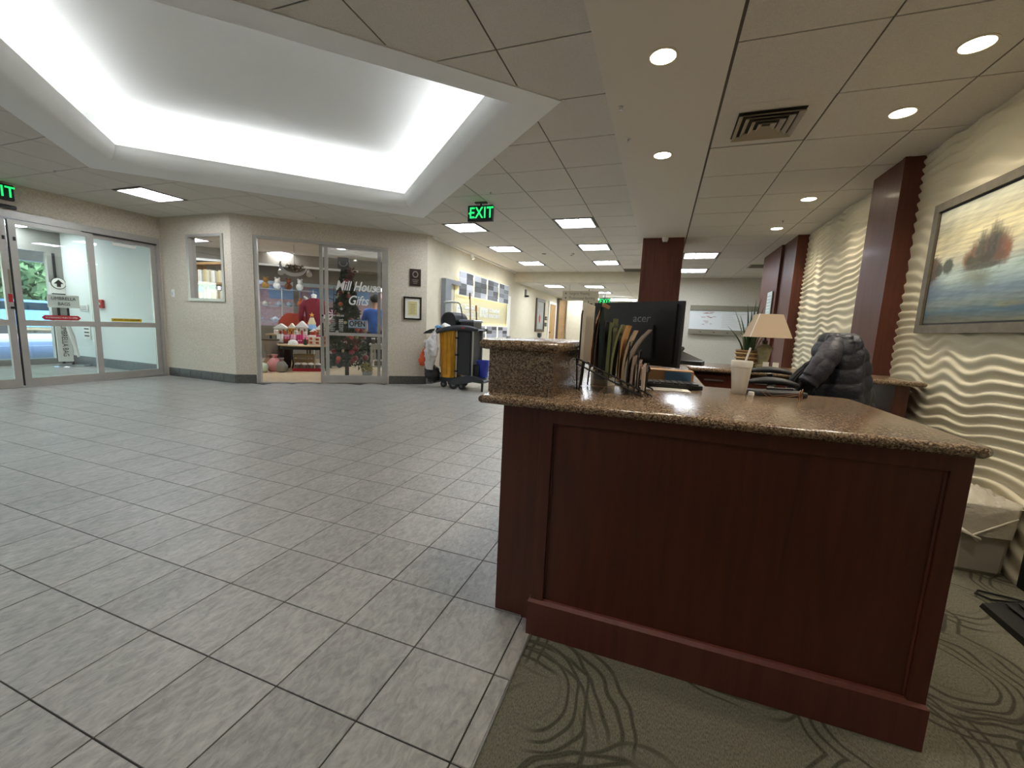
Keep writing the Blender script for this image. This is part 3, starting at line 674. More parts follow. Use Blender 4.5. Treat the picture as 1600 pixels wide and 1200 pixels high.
def crown():
    while True:
        p = RNG.uniform(-1,1,3)
        q = np.linalg.norm(p)
        if .55 < q < 1 + .12*math.sin(9*p[0])+.1*math.sin(8*p[1]+2): return p*np.array([2.9,2.9,3.6])+np.array([0,0,4.6])
v, f = leaf_cloud(3200, crown, .26)
tree0 = thing('roadside_tree', 'leafy green tree across the road, front row middle', 'tree', (-29.5,11,0), 0, 'trees across the road')
MB().add(v, f).build('foliage', mat('foliage','#56744f',.7,var=.45,vscale=1.0), tree0, local=True)
MB().tube([(0,0,-.1),(.1,.05,2),(0,0,4.4)],[.25,.2,.1],8).build('trunk', mat('bark','#4d4032',.9), tree0, local=True)
for q, (x, y, rz) in enumerate([(-29.5,17.1,1),(-35.5,8,2),(-35.5,20.2,3),(-29.5,4.9,4),(-35.8,14.1,5),(-29.5,24.2,.7)]):
    dup(tree0, (x,y,-.1), ['leafy green tree across the road, front row right','green tree across the road, back row left','green tree across the road, back row right','leafy green tree across the road, front row left','green tree across the road, back row middle','leafy green tree across the road, front row far right'][q], rz)
def car(x, y, rz, col, label, group=None, van=True):
    t = thing('parked_car', label, 'car', (x,y,-.05), rz, group)
    prof = [(-2.3,.35),(-2.25,.85),(-1.9,1.0),(-1.75,1.55 if van else 1.05),(-1.1,1.75 if van else 1.42),(.6,1.72 if van else 1.4),(1.35,1.02),(2.2,.85),(2.35,.55),(2.3,.35)]
    b = MB(); n = len(prof); hw = .88
    def ring(y_, k): return [(px*(1), y_, .35+(pz-.35)*(1 if k==0 else .985)) for px, pz in prof]
    b.rings([ring(-hw,1), ring(-hw*.97,0), ring(hw*.97,0), ring(hw,1)]); b.build('body', mat('car_'+col.strip('#'), col, .25, metal=.3, coat=.6), t, local=True)
    zt, zb = (1.6,1.05) if van else (1.32,1.02)
    for sy in (-1,1): MB().add([(-1.6,sy*.885,zb),(-1.45,sy*.885,zt),(.5,sy*.885,zt),(1.05,sy*.885,zb)],[(0,1,2,3)]).build('side_window', mat('car_glass','#1b2730',.1), t, local=True)
    MB().add([(.66,-.75,zt+.04),(.66,.75,zt+.04),(1.30,.8,zb+.03),(1.30,-.8,zb+.03)],[(0,1,2,3)]).build('windscreen', mat('car_glass','#1b2730',.1), t, local=True)
    for px in (-1.45,1.45):
        for sy in (-1,1): MB().cyl((px,sy*.66,.33),(px,sy*.90,.33),.33,n=18).build('wheel', M_BLACKM, t, local=True)
    for sy in (-1,1): MB().box(-2.32,-2.26,sy*.7-.12,sy*.7+.12,.7,.85).build('tail_lamp', mat('tail_red','#a01818',.3), t, local=True)
    return t
car(-24.4,9.7,PI/2,'#6f9cc2','light blue car parked across the road seen through the entrance', van=False)
car(-24.4,4.4,PI/2,'#c9ced4','silver car parked left of the light blue one across the road', van=False)
car(-24.4,14.9,PI/2,'#39424d','dark van parked right of the light blue car across the road')
# brick annex seen through the back windows of the shop
bb = thing('annex_building', 'pink brick annex with a band of windows beyond the shop windows', 'building', (-13,14.5,0))
bd = (U2.x, U2.y, 0); bn = (-U2.y, U2.x, 0)
c0 = W(1.5,12); MB().obox((c0.x,c0.y,2.0),(11,.4,4.6),bd,bn).build('wall', mat('pink_brick','#c39a98',.85,var=.1,vscale=9), bb)
for k in range(7):
    p = W(-3.2+1.55*k,11.78,2.15); MB().obox(p,(1.2,.06,.5),bd,bn).build('window', mat('blue_pane','#8fa6c6',.2), bb)
p = W(1.5,11.76,2.55); MB().obox(p,(11,.1,.18),bd,bn).build('band', M_WHITE, bb)

# ------------------------------------------------------------------ gift shop: front, glass doors
d3 = MB()
for s0, s1, z0, z1 in ((.315,.365,0,2.46),(2.397,2.447,0,2.46),(.365,2.397,2.415,2.46)):
    p0, p1 = W((s0+s1)/2,.06), None; d3.obox((p0.x,p0.y,(z0+z1)/2),(s1-s0,.10,z1-z0),bd,bn)
d3 = struct(d3.build('door_3', M_ALU)); d3['_org'] = [0,0,0]
def sleaf(s0, s1, d, name, z1=2.41, st=.055):
    b = MB()
    for a, c, e, g in ((s0,s0+st,.01,z1),(s1-st,s1,.01,z1),(s0+st,s1-st,.01,.14),(s0+st,s1-st,z1-.03,z1),(s0+st,s1-st,.865,.915)):
        p = W((a+c)/2,d); b.obox((p.x,p.y,(e+g)/2),(c-a,.045,g-e),bd,bn)
    o = b.build(name, M_ALU, d3)
    for e, g in ((.14,.865),(.915,z1-.03)):
        p = W((s0+s1)/2,d); MB().obox((p.x,p.y,(e+g)/2),(s1-s0-2*st,.006,g-e),bd,bn).build('pane', M_GLASS2, o)
    return o
sl1 = sleaf(1.39,2.397,.045,'fixed_leaf')
sl2 = sleaf(1.30,2.32,.10,'sliding_leaf')
p = W(1.345,.068); MB().obox((p.x,p.y,.96),(.022,.012,.23),bd,bn).build('handle', M_BLACK, sl2)
p = W(1.345,.070); MB().lathe([(.0,0),(.016,0),(.016,.03),(0,.03)],(p.x,p.y,1.19),12).build('lock', M_BLACKM, sl2)
p = W(.84,.05); MB().obox((p.x,p.y,.006),(.96,.14,.012),bd,bn).build('threshold', M_STEEL, d3)
# lettering on the glass
fd = .018
lettering('shop_lettering', 'Mill House', .232, W(1.935,fd,1.735), bd, (0,0,1), M_LETW, sl1, shear=.32, bold=.003, spacing=.97, xs=.76)
lettering('shop_lettering', 'Gifts', .232, W(1.93,fd,1.49), bd, (0,0,1), M_LETW, sl1, shear=.32, bold=.003, spacing=.97, xs=.80)
lettering('hours_lettering', 'OPEN HOURS', .045, W(1.575,fd,1.215), bd, (0,0,1), M_LETW, sl1, xs=.9)
for k, (a, c) in enumerate([('MONDAY','9AM-4PM'),('TUESDAY','9AM-4PM'),('WEDNESDAY','9AM-4PM'),('THURSDAY','9AM-4PM'),('FRIDAY','9AM-4PM'),('SATURDAY','CLOSED'),('SUNDAY','CLOSED')]):
    lettering('hours_lettering', a, .028, W(1.505,fd,1.145-.032*k), bd, (0,0,1), M_LETW, sl1, xs=.7); lettering('hours_lettering', c, .028, W(1.65,fd,1.145-.032*k), bd, (0,0,1), M_LETW, sl1, xs=.7)
os_ = thing('open_sign', 'blue edged white OPEN sign hung inside the shop glass', 'sign', tuple(W(1.915,.13,1.08)))
MB().obox(W(1.915,.13,1.08),(.315,.012,.155),bd,bn).build('board', mat('sign_blue','#4f86b8',.5), os_); MB().obox(W(1.915,.122,1.08),(.295,.006,.13),bd,bn).build('panel', mat('sign_white','#cfe0ee',.5), os_)
lettering('letters', 'OPEN', .135, W(1.915,.117,1.08), bd, (0,0,1), M_LETB, os_, bold=.004, xs=.78)
# bookshelf window on the short wall
w1 = MB()
for x0, x1, z0, z1 in ((-7.725,-7.675,1.355,2.452),(-6.90,-6.85,1.355,2.452),(-7.675,-6.90,1.355,1.40),(-7.675,-6.90,2.41,2.452)): w1.box(x0,x1,4.935,5.06,z0,z1)
w1 = struct(w1.build('window_1', M_ALU)); w1['_org'] = [0,0,0]
MB().box(-7.675,-6.90,5.0,5.006,1.40,2.41).build('pane', M_GLASS2, w1)
# plaque and certificate
pq = thing('wall_plaque', 'small dark bronze plaque with a ring emblem above the framed certificate', 'plaque', tuple(W(2.925,-.01,1.975)))
MB().obox(W(2.925,-.012,1.975),(.20,.02,.30),bd,bn).build('plate', mat('bronze','#2c1f19',.35), pq)
n = 20; cc = W(2.925,-.024,2.03); b = MB(); b.rings([[(cc.x+U2.x*r*math.cos(2*PI*i/n), cc.y+U2.y*r*math.cos(2*PI*i/n), cc.z+r*1.15*math.sin(2*PI*i/n)) for i in range(n)] for r in (.052,.036)], cap=False); b.build('emblem', mat('emblem_grey','#8b8178',.4), pq)
for k in range(3): MB().obox(W(2.925,-.024,1.93-.03*k),(.11-.02*k,.004,.01),bd,bn).build('text_line', MATS['emblem_grey'], pq)
cf = thing('framed_certificate', 'black framed yellow certificate hanging on the wall right of the shop', 'picture frame', tuple(W(2.88,-.02,1.41)))
b = MB(); z0, z1, s0, s1 = 1.205, 1.622, 2.72, 3.045
for a, c, e, g in ((s0,s0+.03,z0,z1),(s1-.03,s1,z0,z1),(s0+.03,s1-.03,z0,z0+.03),(s0+.03,s1-.03,z1-.03,z1)): b.obox(W((a+c)/2,-.016,(e+g)/2),(c-a,.03,g-e),bd,bn)
b.build('frame', mat('dark_frame','#20160f',.35), cf); MB().obox(W((s0+s1)/2,-.010,(z0+z1)/2),(s1-s0-.05,.008,z1-z0-.05),bd,bn).build('mat_board', M_PAPER, cf)
MB().obox(W((s0+s1)/2,-.016,(z0+z1)/2),(.165,.004,.26),bd,bn).build('document', mat('cream_doc','#d3c58d',.7), cf)
for k in range(7): MB().obox(W((s0+s1)/2,-.019,1.49-.028*k),(.11-.03*(k%2),.002,.008),bd,bn).build('text_line', mat('doc_text','#9c8f60',.7), cf)

# ------------------------------------------------------------------ gift shop: interior
M_SFLOOR = mat('shop_boards', '#c4ac88', .5, var=.12, vscale=6, stretch=(1,6,1))
sf = [W(.0,.03), W(3.1,.03), Vector((-4.3,12.9,0)), W(-3.3,5.0), Vector((-12.3,5.08,0)), Vector((-6.75,5.08,0))]
struct(MB().prism([(p.x,p.y) for p in sf], -.03, .002).build('floor.002', M_SFLOOR))
M_SWALL = mat('shop_wall', '#8d8478', .8)
wall('wall_shop_back', W(6.7,5.0).to_2d(), W(-4.2,5.0).to_2d(), 0, ZT, .12, M_SWALL, [(.6,2.6,.9,2.12),(2.75,4.6,.9,2.12),(4.75,6.6,.9,2.12),(6.75,8.6,.9,2.12),(8.75,10.5,.9,2.12)], side=-1)
wsb = [o for o in C.objects if o.name.startswith('wall_shop_back')][0]
for a, c in ((.6,2.6),(2.75,4.6),(4.75,6.6),(6.75,8.6),(8.75,10.5)):
    p = W(6.7-(a+c)/2,5.06,1.51); MB().obox(p,(c-a,.006,1.22),bd,bn).build('pane', M_GLASS, wsb)
struct(MB().obox(W(1.2,4.6,2.62),(10.9,.75,.28),bd,bn).build('trim_5', M_SWALL))
# track lights
tr = thing('track_light', 'white track rail with three spotlights along the shop back soffit', 'track light', tuple(W(-.6,4.1,2.45)))
MB().obox(W(-.4,4.1,2.44),(4.2,.05,.05),bd,bn).build('rail', M_WHITE, tr)
for s_ in (-1.35,-.75,-.15,.5):
    h_ = MB(); h_.cyl(W(s_,4.1,2.42), W(s_,4.05,2.33), .012); h_.cyl(W(s_,4.10,2.35), W(s_+.03,3.95,2.25), .045,.07); h_.build('spot_head', mat('spot_grey','#a09a90',.4), tr)
# book shelf seen through the little window
bs = thing('bookshelf', 'open wooden bookshelf behind the little shop window', 'shelf', (-8.87,6.2,0))
for zz in (1.44,1.79,2.20): MB().box(-9.40,-8.36,6.10,6.40,zz-.045,zz).build('board', mat('shelf_wood','#a07a4a',.5,var=.2,vscale=12,stretch=(2,10,10)), bs)
for x in (-9.42,-8.38): MB().box(x,x+.02,6.10,6.40,0,2.2).build('side_panel', MATS['shelf_wood'], bs)
BC = ['#e3dfd2','#d8d2bf','#c9b27e','#efece4','#b8a98a','#d9c9a0','#a9a59a']
ordn = ['first','second','third','fourth','fifth','sixth','seventh','eighth','ninth','tenth','eleventh','twelfth','thirteenth','fourteenth','fifteenth']
for row, (zz, cnt, hh) in enumerate(((1.79,14,.255),(1.44,12,.20))):
    x = -9.26 if row == 0 else -9.10
    for k in range(cnt):
        wd = random.uniform(.045,.066); h2 = hh*random.uniform(.88,1.05); col = BC[(k*3+row)%7]
        t = thing('book', '%s book from the left on the %s shelf behind the little window' % (ordn[k], 'upper' if row == 0 else 'lower'), 'book', (x+wd/2,6.2,zz))
        m_ = mat('book_'+col[1:], col, .6)
        MB().box(x,x+wd-.003,6.12,6.14,zz,zz+h2).box(x,x+.003,6.14,6.28,zz,zz+h2).box(x+wd-.006,x+wd-.003,6.14,6.28,zz,zz+h2).build('cover', m_, t)
        MB().box(x+.003,x+wd-.006,6.14,6.27,zz+.004,zz+h2-.006).build('pages', M_PAPER, t); x += wd
flw = thing('gift_card', 'blue and pink greeting card standing left on the lower bookshelf', 'card', (-9.24,6.15,1.44)); MB().obox((-9.24,6.15,1.575),(.20,.006,.27),(1,.1,0),(-.1,1,0)).build('card', mat('card_blue','#7fa5cf',.6), flw); MB().obox((-9.24,6.144,1.53),(.12,.004,.12),(1,.1,0),(-.1,1,0)).build('flower_print', mat('card_pink','#d98d94',.6), flw)

def P(s, d, z): return tuple(W(s,d,z))
# oval table
tb = thing('oval_table', 'low oval display table with thin black legs inside the shop doorway', 'table', P(.72,2.1,0))
b = MB(); n = 32; b.rings([[P(.72+a*.56*math.cos(2*PI*i/n), 2.1+a*.36*math.sin(2*PI*i/n), z) for i in range(n)] for a, z in ((.97,.535),(1,.545),(1,.56),(.98,.566))]); b.build('tabletop', mat('table_oak','#bda27a',.4), tb, smooth=True)
MB().rings([[P(.72+.5*math.cos(2*PI*i/n)*a, 2.1+.31*math.sin(2*PI*i/n)*a, z) for i in range(n)] for a, z in ((1,.47),(1,.535))]).build('apron', M_BLACK, tb)
for s_, d_ in ((.31,1.95),(1.13,1.95),(.42,2.32),(1.02,2.32)):
    MB().tube([P(s_,d_,.50),P(s_+(.05 if s_>.7 else -.03)*.6,d_,.3),P(s_,d_,.12),P(s_+(.02 if s_>.7 else -.02),d_,0)],[.018,.014,.014,.02]).build('leg', M_BLACK, tb)
# things on the oval table
cp_ = thing('baseball_hat', 'white baseball cap on the front of the oval table', 'cap', P(.50,1.93,.566))
MB().lathe([(.095,0),(.098,.03),(.085,.075),(.05,.10),(.01,.108)], P(.50,1.95,.566), 16).build('crown', M_WHITE, cp_, smooth=True); MB().prism([P(.50+.085*math.cos(a),1.90+.10*math.sin(a),0)[:2] for a in np.linspace(PI,2*PI,9)], .568, .575).build('brim', M_WHITE, cp_)
BOXC = [('#e6dcc8','#c0522e','cream gift box with an orange figure print'),('#efe6d2','#b3402a','tall cream gift box with red print'),('#d9853c','#7d3a1a','orange gift box with brown print')]
for k, (s_, d_, w_, h_) in enumerate([(.86,1.95,.10,.20),(.98,1.98,.12,.18),(1.11,2.0,.12,.22)]):
    bc, fc, lab = BOXC[k]; t = thing('gift_box', lab+' on the right of the oval table', 'box', P(s_,d_,.566)); MB().obox(P(s_,d_,.566+h_/2),(w_,.09,h_),bd,bn).build('carton', mat('box_'+bc[1:],bc,.6), t)
    for z in (.3,.72): MB().obox(P(s_,d_-.047,.566+h_*z),(w_*.55,.004,h_*.25),bd,bn).build('print', mat('print_'+fc[1:],fc,.6), t)
t = thing('bottle_brush_tree', 'tiny dark green bottle brush tree on the oval table', 'ornament', P(.74,1.95,.566)); MB().lathe([(.03,0),(.03,.012),(.006,.015)], P(.74,1.95,.566),10).build('stand', MATS['bark'], t); MB().lathe([(.05,.015),(.02,.07),(.035,.07),(.015,.11),(.025,.11),(.002,.16)], P(.74,1.95,.566),12).build('needles', mat('tree_green','#20402a',.8), t)
# cloth covered table behind, with houses
t2 = thing('cloth_table', 'taller table under pink and white cloth behind the oval table', 'table', P(.58,2.95,0))
MB().obox(P(.41,2.98,.74),(1.2,.7,.03),bd,bn).build('tabletop', MATS['table_oak'], t2)
for s_ in (-.1,.94):
    for d_ in (2.7,3.26): MB().cyl(P(s_,d_,0), P(s_,d_,.73), .025).build('leg', M_BLACK, t2)
CL = ['#e7e1dc','#cf6f93','#e3a6bb','#c2356a','#d98aa5','#efe9e6','#b63a68']
for k in range(7):
    s0 = .05+k*.135; z0 = .57+.05*((k*5)%3)
    if s0 > .9: break
    b = MB(); m_ = 7; R = [[P(s0+.135*i/m_, 2.60+.012*math.sin(i*2.2+k)-(.03 if z < .7 else 0), z) for i in range(m_+1)] for z in (z0,.66,.765)]
    vs = [p for r in R for p in r]; fs = [(j*(m_+1)+i, j*(m_+1)+i+1, (j+1)*(m_+1)+i+1, (j+1)*(m_+1)+i) for j in range(2) for i in range(m_)]
    g_ = thing('tea_towel', '%s patterned tea towel hanging over the cloth table front, %s from left' % (['white','rose','pale pink','magenta','pink','ivory','crimson'][k], ordn[k]), 'towel', P(s0+.07,2.6,.7)); b.add(vs, fs).build('cloth', mat('towel_'+CL[k][1:],CL[k],.9), g_)
    MB().obox(P(s0+.067,2.57,z0+.06),(.12,.006,.02),bd,bn).build('hem_stripe', M_PAPER, g_)
def house(s, d, z, w_, h_, dp, wc, rc, lab):
    t = thing('gingerbread_house', lab, 'ornament', P(s,d,z)); MB().obox(P(s,d,z+h_*.3),(w_,dp,h_*.6),bd,bn).build('walls', mat('hw_'+wc[1:],wc,.7), t)
    b = MB(); q = [(-w_*.6,h_*.55),(w_*.6,h_*.55),(0,h_)]; b.rings([[P(s+a,d+e*dp*.6,z+c) for a, c in q] for e in (-1,1)]); b.build('roof', mat('hr_'+rc[1:],rc,.7), t)
    for a in (-.25,.25): MB().obox(P(s+a*w_,d-dp*.51,z+h_*.35),(w_*.16,.006,h_*.2),bd,bn).build('window', mat('hwin','#7a5530',.5), t)
    MB().obox(P(s,d-dp*.51,z+h_*.16),(w_*.18,.006,h_*.32),bd,bn).build('door', mat('hdoor','#a23424',.5), t)
HZ = .757
for a in [(.10,2.80,.26,.24,.18,'#c9c7b4','#e6e4dc','snowy cream house ornament with a red bird at the left of the cloth table'),(.33,2.78,.15,.26,.14,'#d39a4a','#e9dfca','narrow amber house ornament second on the cloth table'),(.54,2.82,.24,.32,.18,'#d9d0c6','#f0ece6','tall white frosted house ornament in the middle of the cloth table'),
          (.92,2.80,.16,.24,.16,'#cfa46a','#f1e9dc','gingerbread house with icing right of the felt tree'),(.66,3.12,.18,.34,.16,'#e2d3bb','#c8503c','cream house ornament with a red roof behind the felt tree'),(.80,2.70,.15,.15,.12,'#c0462e','#f2eee8','small red house ornament in front of the felt tree')]: house(a[0],a[1],HZ,*a[2:])
ft = thing('felt_tree', 'stacked felt christmas tree figure with a star top', 'ornament', P(.74,2.86,HZ)); 
for k, (z, r, c_) in enumerate(((0,.15,'#2d6b45'),(.13,.125,'#7d9fc4'),(.25,.09,'#c2b48e'))): MB().lathe([(r,z),(r*.95,z+.03),(r*.45,z+.16)], P(.74,2.86,HZ),14).build('tier', mat('felt_'+c_[1:],c_,.9), ft, smooth=True)
b = MB(); q = [( .055*(1 if i%2==0 else .45)*math.sin(2*PI*i/10), .055*(1 if i%2==0 else .45)*math.cos(2*PI*i/10)) for i in range(10)]; b.rings([[P(.74+x,2.86+e,HZ+.47+z) for x, z in q] for e in (-.01,.01)]); b.build('star', mat('star_gold','#d9a441',.4), ft)
for k, (s_, h_) in enumerate([(.02,.10),(.20,.08),(.43,.10),(.62,.08),(.84,.11),(.96,.09)]):
    t = thing('ceramic_mug', '%s small decorated mug in the front row on the cloth table, counted from left' % ordn[k], 'mug', P(s_,2.66,HZ), 0); MB().lathe([(.04,0),(.045,.01),(.042,h_),(.036,h_),(.036,.02)], P(s_,2.66,HZ), 14).build('cup', mat('mug_%d'%(k%3),['#e9e2d4','#c8664a','#dcd7cf'][k%3],.4), t, smooth=True); MB().lathe([(.043,h_*.45),(.044,h_*.5),(.043,h_*.6)], P(s_,2.66,HZ),14,cap=False).build('band', mat('mug_band','#9c2f2a',.5), t)
# red tray with white capped jars under the oval table
ty = thing('red_tray', 'red tray on the shop floor under the oval table', 'tray', P(.80,2.05,0)); MB().obox(P(.78,1.93,.025),(.56,.2,.05),bd,bn).build('tray', mat('tray_red','#a8202a',.5), ty); MB().obox(P(.78,1.83,.045),(.57,.01,.05),bd,bn).build('rim', mat('tray_red','#a8202a',.5), ty)
for k in range(4):
    t = thing('candle_jar', '%s white-capped jar on the red tray under the oval table' % ordn[k], 'jar', P(.58+.135*k,1.93,.05)); MB().lathe([(.05,0),(.055,.02),(.055,.09)], P(.58+.135*k,1.93,.05),14).build('jar', mat('jar_grey','#6c6a64',.3), t); MB().lathe([(.06,.09),(.06,.11),(.03,.13),(.0,.14)], P(.58+.135*k,1.93,.05),14).build('cap', M_WHITE, t, smooth=True)
cr = thing('wooden_crate', 'pale wooden crate behind the red tray under the table', 'crate', P(.64,2.45,0))
for k in range(3): MB().obox(P(.64,2.33,.08+.11*k),(.42,.015,.09),bd,bn).build('slat', MATS['table_oak'], cr)
for a in (-.2,.2): MB().obox(P(.64+a,2.45,.17),(.015,.24,.32),bd,bn).build('end_panel', MATS['table_oak'], cr)
MB().obox(P(.64,2.45,.02),(.40,.22,.02),bd,bn).build('floor_board', MATS['table_oak'], cr)
# lower left goods
for k, (s_, d_, r0, r1, h_, c_, lab) in enumerate([(.0,2.25,.06,.17,.66,'#8f8478','tall grey fabric cone basket at the left of the shop doorway'),(.22,2.55,.10,.18,.58,'#3b2a1d','dark brown wicker bucket left of the oval table')]):
    t = thing('cone_basket', lab, 'basket', P(s_,d_,0)); MB().lathe([(r0,0),(r0*1.05,.02),(r1,h_),(r1-.015,h_),(r0,.05)], P(s_,d_,0), 18).build('basket', mat('bask_'+c_[1:],c_,.9,bump=.6,bscale=60), t, smooth=True); MB().lathe([(r1+.006,h_-.03),(r1+.01,h_-.01),(r1+.006,h_)], P(s_,d_,0), 18, cap=False).build('rim', mat('bask_rim','#55483a',.8), t)
def bag(name, lab, cat, s_, d_, z, r, h_, c_, seed, tie=True):
    t = thing(name, lab, cat, P(s_,d_,z)); n = 16; R = []; rng = np.random.default_rng(seed)
    for zz, q in ((0,.75),(.15,1.0),(.45,1.05),(.7,.75),(.82,.25),(.9,.35),(1.0,.5)): R.append([P(s_+r*q*math.cos(2*PI*i/n)*(1+.12*rng.normal()), d_+r*q*math.sin(2*PI*i/n)*(1+.12*rng.normal()), z+h_*zz) for i in range(n)])
    MB().rings(R).build('wrap', mat('wrap_'+c_[1:],c_,.35), t, smooth='all')
    if tie: MB().lathe([(r*.27,h_*.79),(r*.31,h_*.82),(r*.27,h_*.85)], P(s_,d_,z), 12, cap=False).build('ribbon', mat('tray_red','#a8202a',.5), t)
bag('gift_basket','pink cellophane gift bundle on the floor left of the table','gift',.17,1.82,0,.13,.36,'#d58f8f',3)
bag('gift_basket','grey cellophane gift bundle on the floor beside a table leg','gift',.33,1.66,0,.10,.30,'#8d857c',5)
bag('gift_basket','brown paper gift bundle behind the pink one','gift',.02,2.0,0,.11,.34,'#9c7a5c',9)
bag('gift_basket','white and green wrapped plant on the floor by the doorway','gift',-.02,1.6,0,.11,.26,'#c9d6bd',12)
# red settee, mannequin, signboard box
se = thing('red_chair', 'rust red rounded chair back behind the christmas houses', 'chair', P(.20,3.75,0))
b = MB(); n = 14; R = []
for dd in (3.68,3.74,3.80): R.append([P(.20+.36*math.cos(PI*i/n), dd, .95+.30*math.sin(PI*i/n)*(1+.12*math.cos(3*PI*i/n-PI*.0)**2)) for i in range(n+1)]+[P(-.16,dd,.5),P(.56,dd,.5)][::1])
b.rings(R); b.build('backrest', mat('rust_fabric','#a3402c',.8), se, smooth=True); MB().obox(P(.20,3.95,.42),(.7,.55,.16),bd,bn).build('seat', MATS['rust_fabric'], se)
for a in (-.28,.28):
    for d_ in (3.75,4.15): MB().cyl(P(.20+a,d_,0), P(.20+a,d_,.36), .02).build('leg', MATS['bark'], se)
mn = thing('mannequin', 'headless white mannequin wearing a dark red collared shirt', 'mannequin', P(.72,3.35,0))
b = MB(); n = 18
def tor(z, a, c_): return [P(.72+a*math.cos(2*PI*i/n), 3.35+c_*math.sin(2*PI*i/n), z) for i in range(n)]
MB().rings([tor(z,a,c_) for z, a, c_ in ((.88,.20,.13),(1.05,.19,.12),(1.25,.20,.13),(1.45,.23,.13),(1.56,.22,.11),(1.62,.13,.08),(1.64,.08,.06))]).build('shirt', mat('wine_shirt','#6e1424',.8), mn, smooth='all')
for sg in (-1,1): MB().tube([P(.72+sg*.17,3.35,1.56),P(.72+sg*.27,3.34,1.42),P(.72+sg*.29,3.32,1.22),P(.72+sg*.28,3.30,1.05)],[.075,.075,.065,.055],10).build('sleeve', mat('wine_shirt','#6e1424',.8), mn, smooth='all')
MB().lathe([(.06,0),(.055,.06),(.065,.12),(.03,.14)], P(.72,3.35,1.60),14).build('neck', M_WHITE, mn, smooth=True)
for sg in (-1,1): MB().add([P(.72,3.21,1.50),P(.72+sg*.085,3.23,1.58),P(.72+sg*.075,3.27,1.65),P(.72+sg*.012,3.24,1.60)],[(0,1,2,3)]).build('collar', mat('wine_shirt','#6e1424',.8), mn)
MB().cyl(P(.72,3.35,0),P(.72,3.35,.9),.02).build('post', M_STEEL, mn); MB().lathe([(.2,0),(.19,.02),(.02,.03)], P(.72,3.35,0),16).build('base', M_STEEL, mn)
sb = thing('display_bin', 'pale display bin with a white printed rim on the right of the doorway', 'bin', P(1.22,2.75,0)); MB().obox(P(1.30,2.72,1.05),(.50,.40,.26),(U2.x,U2.y,-.12),bn).build('bin', mat('bin_board','#b3a48c',.7), sb); MB().obox(P(1.30,2.51,1.17),(.52,.02,.09),(U2.x,U2.y,-.12),bn).build('printed_rim', M_PAPER, sb); MB().cyl(P(1.35,2.75,0),P(1.35,2.75,.95),.04).build('post', M_BLACK, sb)
bag('pink_bouquet','bunch of pale pink paper flowers in the display bin','flowers',1.20,2.72,1.15,.10,.22,'#e6b9c4',21, tie=False)
# back shelves with teapots, vase and toys
sh = thing('glass_shelf', 'glass display shelves in front of the shop back windows', 'shelf', P(-.5,4.5,0))
for z in (1.02,1.42,1.86): MB().obox(P(-.55,4.5,z),(2.3,.32,.012),bd,bn).build('shelf_pane', mat('shelf_glass','#9fb4b8',.1), sh)
for s_ in (-1.65,-.95,-.2,.55): MB().cyl(P(s_,4.36,0),P(s_,4.36,1.9),.012).build('post', M_STEEL, sh)
def pot(s_, z, c_, lab, sc_=1):
    t = thing('teapot', lab, 'teapot', P(s_,4.5,z)); MB().lathe([(.04,0),(.075,.03),(.08,.07),(.05,.11),(.02,.12),(.012,.14)], P(s_,4.5,z),14).build('pot', mat('pot_'+c_[1:],c_,.25), t, smooth=True)
    MB().tube([P(s_+.07,4.5,z+.05),P(s_+.12,4.5,z+.09)],[.016,.01]).build('spout', MATS['pot_'+c_[1:]], t); MB().tube([P(s_-.07,4.5,z+.09),P(s_-.12,4.5,z+.07),P(s_-.07,4.5,z+.03)],.008).build('handle', MATS['pot_'+c_[1:]], t)
for k, (s_, z, c_) in enumerate([(-.95,1.426,'#a33d33'),(-.62,1.426,'#c9c3ba'),(-.30,1.426,'#b5bdc6'),(-.05,1.426,'#98a3a8'),(-1.2,1.026,'#c5cdd9'),(-.8,1.026,'#aebfd4'),(-.4,1.026,'#d5d9e0')]):
    pot(s_, z, c_, '%s teapot on the %s glass shelf, %s from the left' % ({'#a33d33':'red','#c9c3ba':'cream','#b5bdc6':'pale blue','#98a3a8':'grey','#c5cdd9':'pale','#aebfd4':'light blue','#d5d9e0':'white'}[c_], 'middle' if z > 1.2 else 'lower', ordn[k if k < 4 else k-4]))
vs_ = thing('orange_vase', 'orange glass vase on the middle shelf left of the mannequin', 'vase', P(.22,4.5,1.426)); MB().lathe([(.05,0),(.09,.06),(.08,.13),(.035,.18),(.04,.24),(.035,.24),(.03,.18)], P(.22,4.5,1.426),16).build('vase', mat('vase_orange','#b5623a',.2), vs_, smooth=True); MB().lathe([(.041,.235),(.046,.245),(.041,.25)], P(.22,4.5,1.426),16, cap=False).build('lip', mat('vase_lip','#8a4526',.2), vs_)
cs = thing('white_crescent', 'white crescent ornament standing beside the orange vase', 'ornament', P(.36,4.5,1.43)); b = MB(); n = 12
b.rings([[P(.30+.13*math.cos(a)*1.0, 4.5+e, 1.58+.16*math.sin(a)) for a in np.linspace(-1.2,1.5,n)]+[P(.28+.10*math.cos(a), 4.5+e, 1.57+.13*math.sin(a)) for a in np.linspace(1.5,-1.2,n)] for e in (-.015,.015)]); b.build('crescent', M_WHITE, cs); MB().obox(P(.36,4.5,1.437),(.10,.06,.02),bd,bn).build('foot', M_WHITE, cs)
TO = [('#e9e4da','white'),('#8a8f98','grey'),('#b58a4e','tan'),('#f0ece4','cream'),('#7a4a30','brown'),('#efefe8','snowy')]
